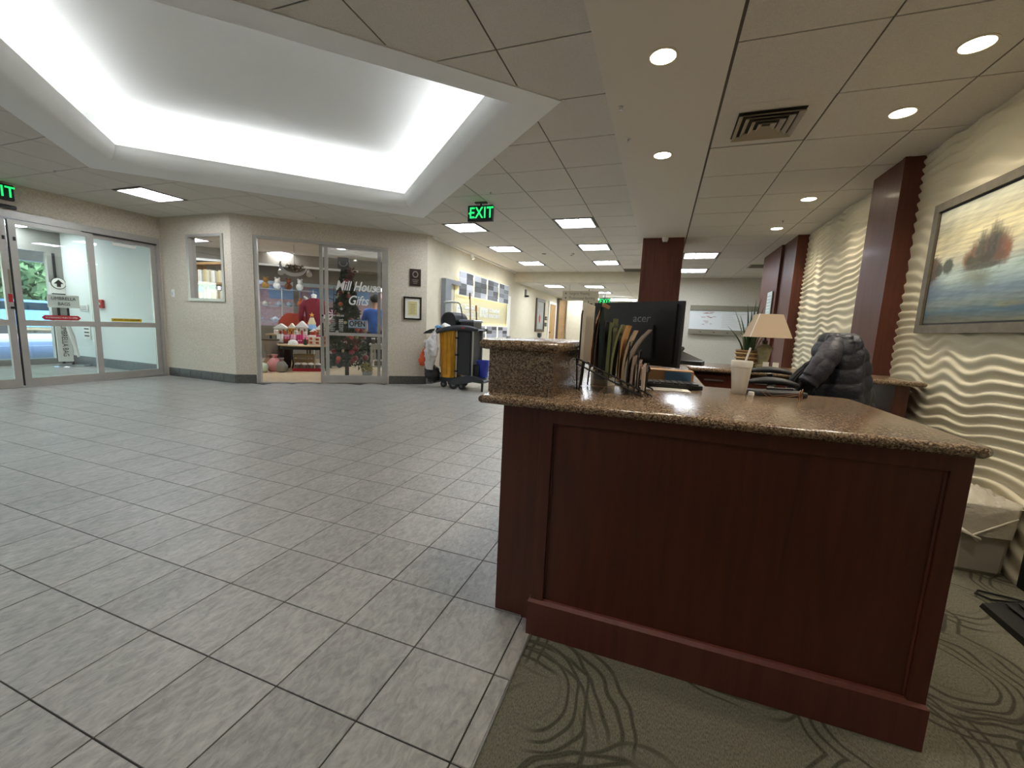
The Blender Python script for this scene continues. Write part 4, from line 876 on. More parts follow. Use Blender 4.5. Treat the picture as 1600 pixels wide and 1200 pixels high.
for k, (c_, nm) in enumerate(TO):
    s_ = -1.15+.27*k; z = 1.866; t = thing('plush_toy', '%s plush toy sitting on the top glass shelf, %s from left' % (nm, ordn[k]), 'toy', P(s_,4.5,z)); m_ = mat('plush_'+c_[1:],c_,.95,bump=.6,bscale=120)
    MB().ball(P(s_,4.5,z+.09),.09,sz=1.05).build('body', m_, t, smooth='all'); MB().ball(P(s_+.02,4.47,z+.22),.065).build('head', m_, t, smooth='all')
    for sg in (-1,1): MB().ball(P(s_+.02+sg*.045,4.47,z+.285),.025,8,5).build('ear', m_, t, smooth='all')
# hanging crescent swag
hm = thing('hanging_crescent', 'silver crescent swag with dried foliage hanging from the shop ceiling', 'ornament', P(.33,2.6,2.3)); b = MB(); n = 16
b.rings([[P(.42+.28*math.cos(a), 2.6+e, 2.30+.24*math.sin(a)) for a in np.linspace(PI*.93,PI*1.95,n)]+[P(.44+.27*math.cos(a), 2.6+e, 2.34+.20*math.sin(a)) for a in np.linspace(PI*1.95,PI*.93,n)] for e in (-.03,.03)]); b.build('crescent', M_STEEL, hm)
def sw():
    a = RNG.uniform(PI,2*PI); return np.array(P(.45+RNG.uniform(0,.2)*math.cos(a), 2.6+RNG.normal()*.03, 2.31+RNG.uniform(0,.15)*math.sin(a)))
v, f = leaf_cloud(220, sw, .03); MB().add(v,f).build('foliage', mat('dried','#6b5a48',.9,var=.4,vscale=30), hm); MB().cyl(P(.44,2.6,2.3),P(.44,2.6,CZ),.004,n=6).build('wire', M_WIRE, hm)
bw = thing('branch_display', 'black metal branch stand right of the mannequin', 'stand', P(1.15,3.9,0))
MB().tube([P(1.12,3.9,0),P(1.14,3.9,.9),P(1.1,3.9,1.5),P(1.12,3.9,2.0)],[.02,.02,.015,.006]).build('stem', M_BLACK, bw)
for z, a, c_ in ((1.35,-.25,.18),(1.5,.22,.2),(1.65,-.22,.16),(1.78,.16,.12)): MB().tube([P(1.12,3.9,z),P(1.12+a*.6,3.88,z+c_*.3),P(1.12+a,3.87,z+c_)],[.012,.01,.004]).build('branch', M_BLACK, bw)
MB().obox(P(1.12,3.85,1.42),(.5,.2,.05),bd,bn).build('shelf', M_BLACK, bw)

# christmas tree in the right hand pane
xt = thing('christmas_tree', 'tall decorated christmas tree behind the right glass of the shop', 'christmas tree', P(1.66,.95,0))
def xn():
    z = RNG.uniform(.25,2.15)**1.0; r = (.42*(2.3-z)/2.05+.05)*math.sqrt(RNG.uniform(.1,1)); a = RNG.uniform(0,2*PI); return np.array(P(1.66+r*math.cos(a), .98+r*.85*math.sin(a), z-.12*r))
v, f = leaf_cloud(4800, xn, .042); MB().add(v,f).build('needles', mat('fir','#223a26',.85,var=.5,vscale=25), xt); MB().cyl(P(1.66,.98,0),P(1.66,.98,2.2),.04,.015).build('trunk', MATS['bark'], xt)
MB().obox(P(1.63,.8,2.22),(.20,.12,.20),bd,bn).build('topper', mat('lantern_dark','#2a2723',.5), xt); MB().tube([P(1.63+.07*math.cos(a),.73,2.22+.06*math.sin(a)) for a in np.linspace(PI*.9,PI*2.1,9)],.008).build('topper_swag', M_STEEL, xt)
OR_ = [('#8e1b26',.055),('#7a1620',.06),('#c9b48c',.035),('#d8d4cb',.03),('#cf5a3a',.045),('#9c8550',.035)]
rr = np.random.default_rng(4)
for k in range(46):
    z = rr.uniform(.25,2.0); r = .42*(2.3-z)/2.05+.02; a = rr.uniform(PI*1.05,PI*1.95); c_, q = OR_[k%6]; q *= rr.uniform(.7,1.1)
    MB().ball(P(1.66+r*math.cos(a),.98+r*.85*math.sin(a),z-.1*r),q,8,5).build('ornament', mat('bauble_'+c_[1:],c_,.35), xt, smooth='all')
for s_, z, q in ((1.80,2.05,.10),(1.76,1.95,.09),(1.45,1.25,.10),(1.86,.72,.11),(1.70,.75,.09)):
    b = MB()
    for a in range(6): e = a*PI/3; b.add([P(s_,.52,z),P(s_+q*.6*math.cos(e-.35),.48,z+q*.6*math.sin(e-.35)),P(s_+q*math.cos(e),.50,z+q*math.sin(e)),P(s_+q*.6*math.cos(e+.35),.48,z+q*.6*math.sin(e+.35))],[(0,1,2,3)])
    b.build('poinsettia', mat('poinsettia','#64141a',.7), xt)
# side table with jars
stb = thing('side_table', 'white turned-leg side table with jars behind the right shop glass', 'table', P(2.33,1.3,0))
MB().obox(P(2.36,1.35,.655),(.56,.42,.03),bd,bn).build('tabletop', mat('antique_white','#bfb8a8',.5), stb); MB().obox(P(2.36,1.35,.60),(.50,.36,.08),bd,bn).build('apron', MATS['antique_white'], stb); MB().obox(P(2.36,1.35,.20),(.50,.36,.025),bd,bn).build('lower_shelf', MATS['antique_white'], stb)
for s_ in (2.12,2.60):
    for d_ in (1.18,1.52): MB().lathe([(.02,0),(.02,.18),(.03,.21),(.018,.25),(.028,.32),(.018,.36),(.028,.44),(.018,.48),(.025,.56),(.025,.6)], P(s_,d_,0),10).build('leg', MATS['antique_white'], stb)
for k, (s_, z) in enumerate([(2.16,.67),(2.27,.67),(2.38,.67),(2.22,.2125),(2.33,.2125),(2.44,.2125)]):
    t = thing('preserve_jar', '%s white-lidded jar on the %s of the side table' % (ordn[k%3], 'top' if k < 3 else 'lower shelf'), 'jar', P(s_,1.28,z)); MB().lathe([(.04,0),(.045,.01),(.045,.085),(.035,.1)], P(s_,1.28,z),14).build('jar', mat('jam_%d'%(k%2),['#5a5348','#7a6a50'][k%2],.2), t, smooth=True); MB().lathe([(.04,.1),(.04,.125)], P(s_,1.28,z),14).build('lid', M_WHITE, t)
fp = thing('flower_pot', 'grey pot of yellow flowers on the shop floor behind the glass', 'plant', P(2.06,.55,0)); MB().lathe([(.065,0),(.09,.16),(.082,.16),(.06,.03)], P(2.06,.55,0),16).build('pot', mat('pot_grey','#a9a9ac',.5), fp, smooth=True)
def fl(): a = RNG.uniform(0,2*PI); q = RNG.uniform(0,.11); return np.array(P(2.06+q*math.cos(a), .55+q*math.sin(a), .17+RNG.uniform(0,.16)))
v, f = leaf_cloud(160, fl, .025); MB().add(v,f).build('blossom', mat('yellow_blossom','#b59b4a',.8,col2='#56683a',vscale=40), fp)

# person in blue, seen from behind
def skin_body(name, joints, edges, m, parent, lv=2):
    me = bpy.data.meshes.new(name); me.from_pydata([j[0] for j in joints], edges, []); o = bpy.data.objects.new(name, me); C.objects.link(o)
    md = o.modifiers.new('skin','SKIN'); md.use_smooth_shade = True
    if not me.skin_vertices: me.skin_vertices.new()
    for i, j in enumerate(joints): me.skin_vertices[0].data[i].radius = j[1] if isinstance(j[1], tuple) else (j[1], j[1])
    me.skin_vertices[0].data[0].use_root = True
    o.modifiers.new('sub','SUBSURF').levels = lv
    dg = bpy.context.evaluated_depsgraph_get(); dg.update(); nm = bpy.data.meshes.new_from_object(o.evaluated_get(dg)); bpy.data.objects.remove(o)
    nm.materials.clear(); nm.materials.append(m); nm.polygons.foreach_set('use_smooth',[True]*len(nm.polygons)); o = bpy.data.objects.new(name, nm); C.objects.link(o)
    if parent: o.parent = parent
    return o
pr_ = thing('person', 'person seen from behind in a bright blue shirt behind the OPEN sign', 'person', (0,0,0)); pr_.location = (0,0,0)
S0, D0 = 2.17, 2.0
M_SKIN = mat('skin', '#b98a6d', .6); M_SHIRT = mat('blue_shirt', '#2f5fae', .8, var=.25, vscale=14); M_TROU = mat('dark_trousers', '#1b1d26', .8); M_HAIR = mat('dark_hair', '#1a1410', .6)
J = lambda s_, d_, z: P(S0+s_, D0+d_, z)
body = skin_body('body', [(J(0,0,.95),.085),(J(0,0,1.15),.085),(J(0,.0,1.33),.08),(J(0,.0,1.42),.06),(J(0,.0,1.50),.05),(J(0,.01,1.60),(.085,.10)),(J(0,.01,1.68),(.07,.085)),
    (J(-.17,0,1.36),.062),(J(-.235,.02,1.14),.05),(J(-.235,.14,.98),.036),(J(-.22,.20,.93),.03),(J(.17,0,1.36),.062),(J(.235,.04,1.14),.05),(J(.19,.18,1.02),.036),(J(.16,.24,1.0),.03),
    (J(-.095,0,.84),.06),(J(-.10,.01,.47),.05),(J(-.10,-.01,.09),.036),(J(-.10,.11,.035),.035),(J(.095,0,.84),.06),(J(.10,.01,.47),.05),(J(.10,-.01,.09),.036),(J(.10,.11,.035),.035)],
    [(0,1),(1,2),(2,3),(3,4),(4,5),(5,6),(2,7),(7,8),(8,9),(9,10),(2,11),(11,12),(12,13),(13,14),(0,15),(15,16),(16,17),(17,18),(0,19),(19,20),(20,21),(21,22)], M_SKIN, pr_)
skin_body('shirt', [(J(0,0,.80),.155),(J(0,0,1.12),.15),(J(0,.0,1.33),.15),(J(0,0,1.43),.085),(J(-.175,0,1.36),.078),(J(-.24,.02,1.14),.068),(J(-.24,.10,1.04),.06),(J(.175,0,1.36),.078),(J(.24,.04,1.14),.068),(J(.21,.12,1.07),.058)],
    [(0,1),(1,2),(2,3),(2,4),(4,5),(5,6),(2,7),(7,8),(8,9)], M_SHIRT, pr_)
skin_body('trousers', [(J(0,0,1.0),.12),(J(-.095,0,.82),.105),(J(-.10,.01,.47),.08),(J(-.10,-.01,.07),.06),(J(.095,0,.82),.105),(J(.10,.01,.47),.08),(J(.10,-.01,.07),.06)], [(0,1),(1,2),(2,3),(0,4),(4,5),(5,6)], M_TROU, pr_)
MB().ball(J(0,-.015,1.655),.098,16,10,sx=.98,sy=1.08,sz=1.08).build('hair', M_HAIR, pr_, smooth='all')
for sg in (-1,1): MB().ball(J(sg*.092,.0,1.625),.026,10,6,sx=.5,sy=.8).build('ear', M_SKIN, pr_, smooth='all')
MB().tube([J(0,.105,1.645),J(0,.125,1.615),J(0,.11,1.60)],[.010,.015,.010],8).build('nose', M_SKIN, pr_, smooth='all')
for sg, hs in ((-1,(-.22,.20,.93)),(1,(.16,.24,1.0))):
    for k in range(5):
        a = (k-2)*.018; b0 = J(hs[0]+a*.9, hs[1]+.02, hs[2]-.005); ln = [.05,.065,.07,.066,.05][k]
        MB().tube([b0, J(hs[0]+a*1.1, hs[1]+.03+ln*.5, hs[2]-.02), J(hs[0]+a*1.1, hs[1]+.03+ln*.85, hs[2]-.045)],[.010,.009,.007],6).build('finger', M_SKIN, pr_, smooth='all')

# ------------------------------------------------------------------ reception desk
CT = .90
desk = thing('reception_desk', 'dark mahogany reception desk with a panelled end facing the viewpoint', 'desk', (.2,1.4,0))
MB().box(-.372,.792,1.40,2.18,.0,.866).build('end_panel', M_WOOD, desk)
b = MB(); b.box(-.376,-.330,1.386,1.402,.14,.866).build('stile', M_WOOD, desk)
MB().box(.752,.796,1.386,1.402,.14,.866).build('stile', M_WOOD, desk)
MB().box(-.330,.752,1.386,1.402,.822,.866).build('top_rail', M_WOOD, desk)
MB().tube([(-.328,1.398,.15),(-.328,1.398,.82)],.005,6).build('moulding', M_WOOD, desk); MB().tube([(.75,1.398,.15),(.75,1.398,.82)],.005,6).build('moulding', M_WOOD, desk); MB().tube([(-.328,1.398,.82),(.75,1.398,.82)],.005,6).build('moulding', M_WOOD, desk)
MB().add([(-.385,1.375,0),(.802,1.375,0),(.802,2.2,0),(-.385,2.2,0),(-.385,1.375,.132),(.802,1.375,.132),(.802,2.2,.132),(-.385,2.2,.132),(-.378,1.388,.141),(.795,1.388,.141),(.795,2.19,.141),(-.378,2.19,.141)],
         [(3,2,1,0),(8,9,10,11),(0,1,5,4),(1,2,6,5),(2,3,7,6),(3,0,4,7),(4,5,9,8),(5,6,10,9),(6,7,11,10),(7,4,8,11)]).build('plinth', M_PLINTH, desk)
MB().box(-.545,-.392,1.462,2.05,0,.866).build('pedestal', M_WOOD, desk)
MB().box(-.43,-.392,1.452,1.465,0,.866).build('pedestal_stile', M_WOOD, desk)
MB().box(-.40,-.36,2.05,3.62,0,.866).build('lobby_panel', M_WOOD, desk)
# granite worktop, U shaped, rounded nose
def bull_slab(poly, z0, z1, name, m, parent, r=None):
    """slab with a half-round edge: poly is the outer outline (counter-clockwise)"""
    r = r or (z1-z0)/2; n = len(poly); R = []
    def inset(d):
        out = []
        for i in range(n):
            p0, p1, p2 = Vector(poly[i-1]), Vector(poly[i]), Vector(poly[(i+1)%n])
            e1 = (p1-p0).normalized(); e2 = (p2-p1).normalized(); n1 = Vector((-e1.y,e1.x)); n2 = Vector((-e2.y,e2.x))
            k = 1+n1.dot(n2); out.append(p1+(n1+n2)*(d/max(k,.2)))
        return out
    zc = (z0+z1)/2; hz = (z1-z0)/2
    for a in np.linspace(-PI/2, PI/2, 7): R.append([(p.x,p.y,zc+hz*math.sin(a)) for p in inset(r*(1-math.cos(a)))])
    b = MB(); b.rings(R); return b.build(name, m, parent, smooth=True)
top = thing('granite_worktop', 'speckled brown granite worktop of the desk end under the cup and file rack', 'countertop', (.1,1.8,.87))
poly = [(-.605,1.352),(.800,1.352),(.822,1.375),(.822,2.20),(.80,2.235),(.235,2.25),(.225,3.70),(-.60,3.70)]
bull_slab(poly, .868, CT, 'slab', M_GRAN, top)
led = thing('granite_ledge', 'raised granite transaction ledge block on the left corner of the desk', 'ledge', (-.46,1.75,CT))
MB().box(-.60,-.352,1.432,2.02,CT,1.062).build('upstand', M_GRAN, led)
bull_slab([(-.632,1.405),(-.332,1.405),(-.325,1.412),(-.325,2.06),(-.632,2.06)], 1.062, 1.100, 'ledge_top', M_GRAN, led)
# back counter along the rear
bc = thing('back_counter', 'mahogany rear counter with drawers and a granite top below the lamp', 'cabinet', (.7,3.9,0))
MB().box(.23,1.30,3.66,4.26,0,.86).build('carcass', M_WOOD, bc); MB().box(-.36,.23,3.72,4.26,0,.86).build('carcass', M_WOOD, bc)
bull_slab([(.24,3.585),(1.545,3.585),(1.745,3.60),(1.745,4.12),(1.62,4.13),(1.62,4.30),(-.40,4.30),(-.40,3.72),(.23,3.72)], .866, CT, 'granite_top', M_GRAN, bc)
MB().box(1.60,1.68,3.66,4.10,0,.866).build('end_leg', M_WOOD, bc)
for k, (a, c) in enumerate(((.25,.60),(.62,.95),(.97,1.28))):
    for z0, z1 in ((.69,.845),(.50,.68),(.1,.49)):
        dr = MB().cbox(a,c,3.635,3.66,z0,z1,.004).build('drawer', M_WOOD, bc); MB().box((a+c)/2-.07,(a+c)/2+.07,3.622,3.637,(z0+z1)/2+.03,(z0+z1)/2+.042).build('handle', M_STEEL, dr)
# black wire file rack
rk = thing('file_rack', 'black wire step file rack on the granite beside the raised ledge', 'file rack', (-.17,1.77,CT))
def rail(x): return .915+(-.03-x)/.28*.117
b = MB()
for y in (1.672,1.872):
    for dz in (0,-.022): MB().tube([(-.315,y,rail(-.315)+dz),(-.03,y,rail(-.03)+dz)],.0036,6).build('rail', M_WIRE, rk)
    MB().tube([(-.315,y,rail(-.315)),(-.318,y+(.06 if y<1.7 else -.04),CT+.003)],.0036,6).build('leg', M_WIRE, rk); MB().tube([(-.29,y,rail(-.29)),(-.295,y-.01,CT+.003)],.0036,6).build('leg', M_WIRE, rk)
    MB().tube([(-.03,y,rail(-.03)),(-.018,y,rail(-.03)-.004),(-.012,y,CT+.003)],.0036,6).build('leg', M_WIRE, rk)
for k in range(12): x = -.31+.0255*k; MB().tube([(x,1.672,rail(x)),(x,1.672,rail(x)-.022)],.0022,5).build('tie', M_WIRE, rk)
for k, (x, hh) in enumerate(((-.306,.20),(-.252,.19),(-.212,.195),(-.182,.19),(-.150,.175),(-.112,.165),(-.075,.14),(-.04,.10))):
    z = rail(x); MB().tube([(x,1.672,z),(x,1.672,z+hh-.02),(x,1.69,z+hh),(x,1.855,z+hh),(x,1.872,z+hh-.02),(x,1.872,z)],.0034,6).build('divider', M_WIRE, rk)
def folder(x0, lean, curl, y0, y1, hgt, col, lab, th=.003, tab=None, cat='folder', name='file_folder'):
    n = 10; z0 = rail(x0)-.015; prof = []
    for i in range(n+1):
        t = i/n; prof.append((x0+lean*t+curl*t**2.4, z0+hgt*t))
    t_ = thing(name, lab, cat, (x0,(y0+y1)/2,z0))
    R = []; 
    loop = [(x-th/2,z) for x,z in prof]+[(x+th/2,z) for x,z in prof[::-1]]
    b = MB(); b.rings([[(x,y,z) for x,z in loop] for y in (y0,y1)]); b.build('cover', mat('folder_'+col[1:], col, .7), t_, smooth=True)
    b = MB(); lp = [(x-th/2-.0012,z) for x,z in prof[:-1]]+[(x-th/2-.0002,z) for x,z in prof[:-1][::-1]]; b.rings([[(x,y,z) for x,z in lp] for y in (y0+.01,y1-.01)]); b.build('papers', M_PAPER, t_)
    if tab: 
        x, z = prof[-1]; MB().box(x-th/2,x+th/2,y0+tab[0],y0+tab[1],z-.005,z+.02).build('tab', mat('folder_'+col[1:],col,.7), t_)
folder(-.300,-.0,.002,1.684,1.90,.245,'#e2d9c8','thick white folder, leftmost in the wire rack',th=.016)
folder(-.262,-.012,.048,1.684,1.90,.262,'#d9a67c','peach folder curving right behind the white one',th=.004)
folder(-.246,-.004,.02,1.684,1.90,.262,'#5a4431','brown folder beside the peach one',th=.004)
folder(-.222,-.004,-.004,1.684,1.89,.262,'#16261d','dark green hanging folder in the wire rack',th=.016)
folder(-.192,.0,.004,1.684,1.88,.215,'#6d7248','olive green folder in the middle of the rack',th=.016,tab=(.11,.17))
folder(-.178,.0,.03,1.684,1.88,.215,'#8b8a5f','khaki folder with raised tab behind the olive one',th=.008)
folder(-.150,-.012,.035,1.684,1.88,.225,'#c79a63','tan manila folder in the rack',th=.010)
folder(-.130,-.012,.045,1.684,1.88,.215,'#b59c80','beige folder curling right in the rack',th=.008)
folder(-.118,-.02,.095,1.684,1.885,.225,'#9b8d7f','grey magazine flopping over at the right of the rack',th=.012,cat='magazine',name='magazine')
folder(-.096,.0,.003,1.69,1.87,.125,'#b09a90','pale grey pink booklet between the magazine and the short booklets',th=.008,cat='booklet',name='booklet')
folder(-.075,.0,.004,1.684,1.87,.115,'#bda79c','short pinkish booklet near the right end of the rack',th=.010,cat='booklet',name='booklet')
folder(-.052,.0,.0,1.684,1.865,.110,'#c4b1a8','outermost short pinkish booklet at the right end of the rack',th=.010,cat='booklet',name='booklet')
# monitor
th = math.radians(33); mu_ = Vector((math.cos(th), -math.sin(th), 0)); mb_ = Vector((-math.sin(th), -math.cos(th), 0))   # mb_: out of the back
mn2 = thing('computer_monitor', 'black flat monitor seen from behind on the desk', 'monitor', (-.12,2.085,CT))
mc = Vector((.083,1.955,0))-mu_*.25
MB().obox((mc.x,mc.y,1.147),(.50,.022,.292),mu_,-mb_).build('screen_panel', M_BLACKM, mn2)
q = mc+mb_*.017; MB().obox((q.x,q.y,1.15),(.46,.014,.26),mu_,-mb_).build('back_cover', mat('monitor_back','#141417',.28), mn2)
q = mc+mb_*.03; MB().obox((q.x,q.y,1.11),(.26,.014,.15),mu_,-mb_).build('bulge', M_BLACKM, mn2)
q = mc+mb_*.0245; MB().obox((q.x-mu_.x*.0,q.y,1.25),(.30,.002,.010),mu_,-mb_).build('vent_groove', M_BLACK, mn2)
MB().tube([(q.x,q.y,1.06),(q.x,q.y,CT+.012)],.022,10).build('stand_neck', M_BLACK, mn2); MB().lathe([(.11,0),(.11,.008),(.03,.014)],(q.x,q.y,CT),24,sy=.8).build('stand_base', M_BLACK, mn2)
q = mc+mb_*.0255+mu_*.055; lettering('logo', 'acer', .052, (q.x,q.y,1.215), mu_, (0,0,1), mat('logo_silver','#77797c',.35,metal=.4), mn2, xs=1.05, shear=.12)
MB().tube([(q.x+.04,q.y,1.02),(q.x+.06,q.y-.03,.98),(q.x+.03,q.y-.04,.93),(q.x-.1,q.y-.02,.905)],.004,6).build('cable', M_WIRE, mn2)
# things on the worktop
kb = thing('keyboard', 'black keyboard tilted on the worktop in front of the monitor', 'keyboard', (.0,2.06,CT)); ku = Vector((.93,.12,0)).normalized(); kv = Vector((-ku.y,ku.x,0))
MB().obox((.01,2.07,CT+.012),(.36,.13,.018),ku,kv).build('case', M_BLACK, kb)
for r in range(4):
    for k in range(12): p = Vector((.01,2.07,CT+.024))+ku*(-.155+.028*k)+kv*(-.042+.028*r); MB().obox(p,(.023,.023,.006),ku,kv).build('key', M_DGREY, kb)
bx = thing('cardboard_box', 'low tan cardboard box with a blue panel under the right of the monitor', 'box', (.06,2.20,CT)); MB().obox((.035,2.235,CT+.035),(.26,.10,.07),(1,.05,0),(-.05,1,0)).build('box', mat('cardboard','#a9835c',.8), bx); MB().obox((.095,2.187,CT+.034),(.12,.004,.062),(1,.05,0),(-.05,1,0)).build('blue_panel', mat('box_blue','#4f7396',.6), bx)
ph = thing('paper_sheet', 'white sheet of paper sticking out from under the keyboard', 'paper', (.05,2.0,CT)); MB().obox((.03,2.0,CT+.002),(.21,.16,.002),ku,kv).build('sheet', M_PAPER, ph); MB().obox((.03,1.99,CT+.0034),(.15,.10,.0006),ku,kv).build('printed_block', mat('faint_text','#b9b5ad',.8), ph)
sb2 = thing('label_box', 'small white box with a printed label behind the file rack', 'box', (-.27,1.95,CT)); MB().obox((-.24,1.96,CT+.035),(.09,.07,.07),(1,-.4,0),(.4,1,0)).build('carton', M_PAPER, sb2); MB().obox((-.254,1.926,CT+.04),(.06,.004,.03),(1,-.4,0),(.4,1,0)).build('label', mat('pale_blue','#b6c3d6',.5), sb2)
cu_ = thing('foam_cup', 'white foam cup with a white straw on the granite worktop', 'cup', (.347,2.06,CT))
MB().lathe([(.026,0),(.029,.004),(.0405,.118),(.0425,.119),(.0435,.143),(.041,.147),(.0385,.143),(.037,.10),(.027,.01)],(.347,2.06,CT),28).build('cup', mat('foam','#e5e0d6',.8,bump=.08,bscale=220), cu_, smooth=True)
MB().tube([(.342,2.06,CT+.02),(.357,2.065,CT+.13),(.375,2.07,CT+.205)],.0042,8).build('straw', M_WHITE, cu_)
MB().lathe([(.0,.118),(.037,.118)],(.347,2.06,CT),20,cap=False).build('drink', mat('cola','#3a2015',.2), cu_)
cpb = thing('cap_piece', 'tiny white bottle cap beside the foam cup', 'cap', (.385,2.01,CT)); MB().lathe([(.012,0),(.012,.016),(.009,.018),(.0,.018)],(.388,2.015,CT),14).build('cap', M_WHITE, cpb); MB().lathe([(.0125,.003),(.0132,.006),(.0125,.009)],(.388,2.015,CT),14,cap=False).build('ring', M_PAPER, cpb)
nb = thing('black_notebook', 'black notebook lying at the back edge of the worktop right of the cup', 'notebook', (.5,2.1,CT)); nu = Vector((1,.32,0)).normalized(); nv = Vector((-nu.y,nu.x,0))
bull_slab([(p.x,p.y) for p in (Vector((.50,2.10))+Vector((nu.x,nu.y))*a+Vector((nv.x,nv.y))*c for a, c in ((-.11,-.045),(.11,-.045),(.12,-.03),(.12,.03),(.11,.045),(-.11,.045)))], CT, CT+.022, 'cover', M_DGREY, nb, r=.006)
pe = thing('black_pen', 'black pen lying on the black notebook', 'pen', (.5,2.12,CT+.02)); MB().tube([(.46,2.085,CT+.030),(.57,2.13,CT+.030)],.0055,8).build('barrel', M_BLACK, pe); MB().tube([(.57,2.13,CT+.030),(.584,2.136,CT+.030)],[.0055,.0015],8).build('tip', M_STEEL, pe); MB().tube([(.46,2.088,CT+.037),(.49,2.10,CT+.037)],.002,5).build('clip', M_STEEL, pe)
# folded eyeglasses
eg = thing('eyeglasses', 'gold rimmed reading glasses lying on the worktop near the right end', 'glasses', (.5,1.95,CT)); M_GOLD = mat('tortoise_gold','#7d5636',.35,metal=.3)
for k, (x, y) in enumerate(((.550,1.955),(.572,2.005))):
    n = 18; c = Vector((x,y,CT+.024)); a = Vector((.35,.93,0)).normalized(); MB().tube([c+a*(.025*math.cos(2*PI*i/n))+Vector((.0,0,.022*math.sin(2*PI*i/n))) for i in range(n+1)],.0016,6).build('rim', M_GOLD, eg)
    MB().add([c+a*(.024*math.cos(2*PI*i/n))+Vector((0,0,.021*math.sin(2*PI*i/n))) for i in range(n)],[tuple(range(n))]).build('lens', M_GLASS, eg)
MB().tube([(.559,1.978,CT+.03),(.562,1.982,CT+.033),(.564,1.986,CT+.03)],.0015,6).build('bridge', M_GOLD, eg)
MB().tube([(.542,1.932,CT+.028),(.48,1.945,CT+.012),(.44,1.95,CT+.006),(.415,1.965,CT+.03)],.0014,6).build('temple', M_GOLD, eg)
MB().tube([(.58,2.028,CT+.028),(.50,2.0,CT+.014),(.46,1.985,CT+.010),(.435,1.995,CT+.032)],.0014,6).build('temple', M_GOLD, eg)
# on the back counter: phone, plant, lamp
dp = thing('desk_phone', 'black desk phone behind the monitor on the rear counter', 'phone', (.27,3.95,CT)); MB().add([(.14,3.85,CT),(.34,3.82,CT),(.38,4.0,CT),(.18,4.03,CT),(.14,3.85,CT+.03),(.34,3.82,CT+.03),(.38,4.0,CT+.03),(.18,4.03,CT+.11)],[(3,2,1,0),(4,5,6,7),(0,1,5,4),(1,2,6,5),(2,3,7,6),(3,0,4,7)]).build('base', M_BLACK, dp); MB().tube([(.16,3.90,CT+.06),(.17,3.96,CT+.10),(.19,4.02,CT+.13)],[.02,.014,.02]).build('handset', M_BLACKM, dp)
pl = thing('potted_plant', 'spiky green plant in a banded wicker pot on the rear counter', 'plant', (.73,4.13,CT))
R = []
for k in range(15):
    t = k/14; z = .145*t; r = .085+.016*t+(.005 if k % 3 == 1 else -.004 if k % 3 == 0 else 0); R.append((r, z))
MB().lathe(R+[(.075,.145),(.07,.12)],(.735,4.13,CT),24).build('pot', mat('wicker','#8f7350',.8,var=.35,vscale=60,bump=.5,bscale=90), pl, smooth=True)
for z in (.03,.07,.11): MB().lathe([(.093+.11*z,z),(.099+.11*z,z+.006),(.093+.11*z,z+.012)],(.735,4.13,CT),24,cap=False).build('rope_band', mat('rope','#c2a878',.9), pl)
MB().lathe([(.0,.13),(.085,.128)],(.735,4.13,CT),20,cap=False).build('moss', mat('moss','#4b3a22',.95,bump=1,bscale=60), pl)
def blade(bx_, by, ax, ay, h_, w_, col):
    n = 9; L = []; Rr = []
    for i in range(n+1):
        t = i/n; x = bx_+ax*t**1.6; y = by+ay*t**1.6; z = CT+.12+h_*(t-.12*t*t*(abs(ax)*5)); wv = w_*(1-t**2.2)+.0008
        d = Vector((1,.25,0)).normalized(); L.append(Vector((x,y,z))-d*wv); Rr.append(Vector((x,y,z))+d*wv)
    mid = [(l+r)/2+Vector((0,-.006,0)) for l, r in zip(L, Rr)]
    vs = L+mid+Rr; m_ = n+1; fs = [(i,i+1,m_+i+1,m_+i) for i in range(n)]+[(m_+i,m_+i+1,2*m_+i+1,2*m_+i) for i in range(n)]
    b = MB(); b.add(vs,fs); b.build('leaf', mat('blade_'+col[1:],col,.4), pl)
for ax, ay, h_, w_, c_ in ((-.05,0,.44,.011,'#2c4325'),(.02,.03,.48,.012,'#31492a'),(.045,-.02,.50,.012,'#28401f'),(-.10,-.02,.34,.010,'#35502c'),(.12,.02,.38,.009,'#2f4726'),(-.02,-.03,.40,.012,'#263b1e'),(.08,.0,.44,.010,'#3a5630'),(-.15,.02,.42,.006,'#70755a'),
      (-.19,-.02,.25,.008,'#2b3f22'),(.17,.03,.38,.005,'#596048'),(.21,.01,.33,.005,'#59604a'),(.0,.04,.34,.013,'#243a1d'),(.03,-.04,.30,.012,'#2f4a28')): blade(.735+ax*.25, 4.13+ay*.3, ax*.75, ay, h_*.98, w_, c_)
lp = thing('table_lamp', 'table lamp with a tan square shade and urn base on the rear counter', 'lamp', (.835,4.0,CT))
lc = Vector((.83,4.02,0)); lu = Vector((.998,.05,0)).normalized(); lv = Vector((-.05,.998,0)).normalized()
def sq(a, c_, z): return [lc+lu*(i*a)+lv*(j*c_)+Vector((0,0,z)) for i, j in ((-1,-1),(1,-1),(1,1),(-1,1))]
b = MB(); b.rings([sq(.152,.15,1.160),sq(.085,.085,1.352),sq(.082,.082,1.352),sq(.149,.147,1.160),sq(.152,.15,1.160)],cap=False); b.build('lamp_shade', mat('tan_shade','#c0ab93',.85,bump=.15,bscale=300), lp)
b = MB()
for i, j in ((-1,-1),(-1,1)): b.tube([sq(.152,.15,1.160)[0 if j<0 else 3], sq(.085,.085,1.352)[0 if j<0 else 3]],.004,6)
b.build('lit_edge', M_WHITE, lp)  # white on the left edges only, standing in for light on that side
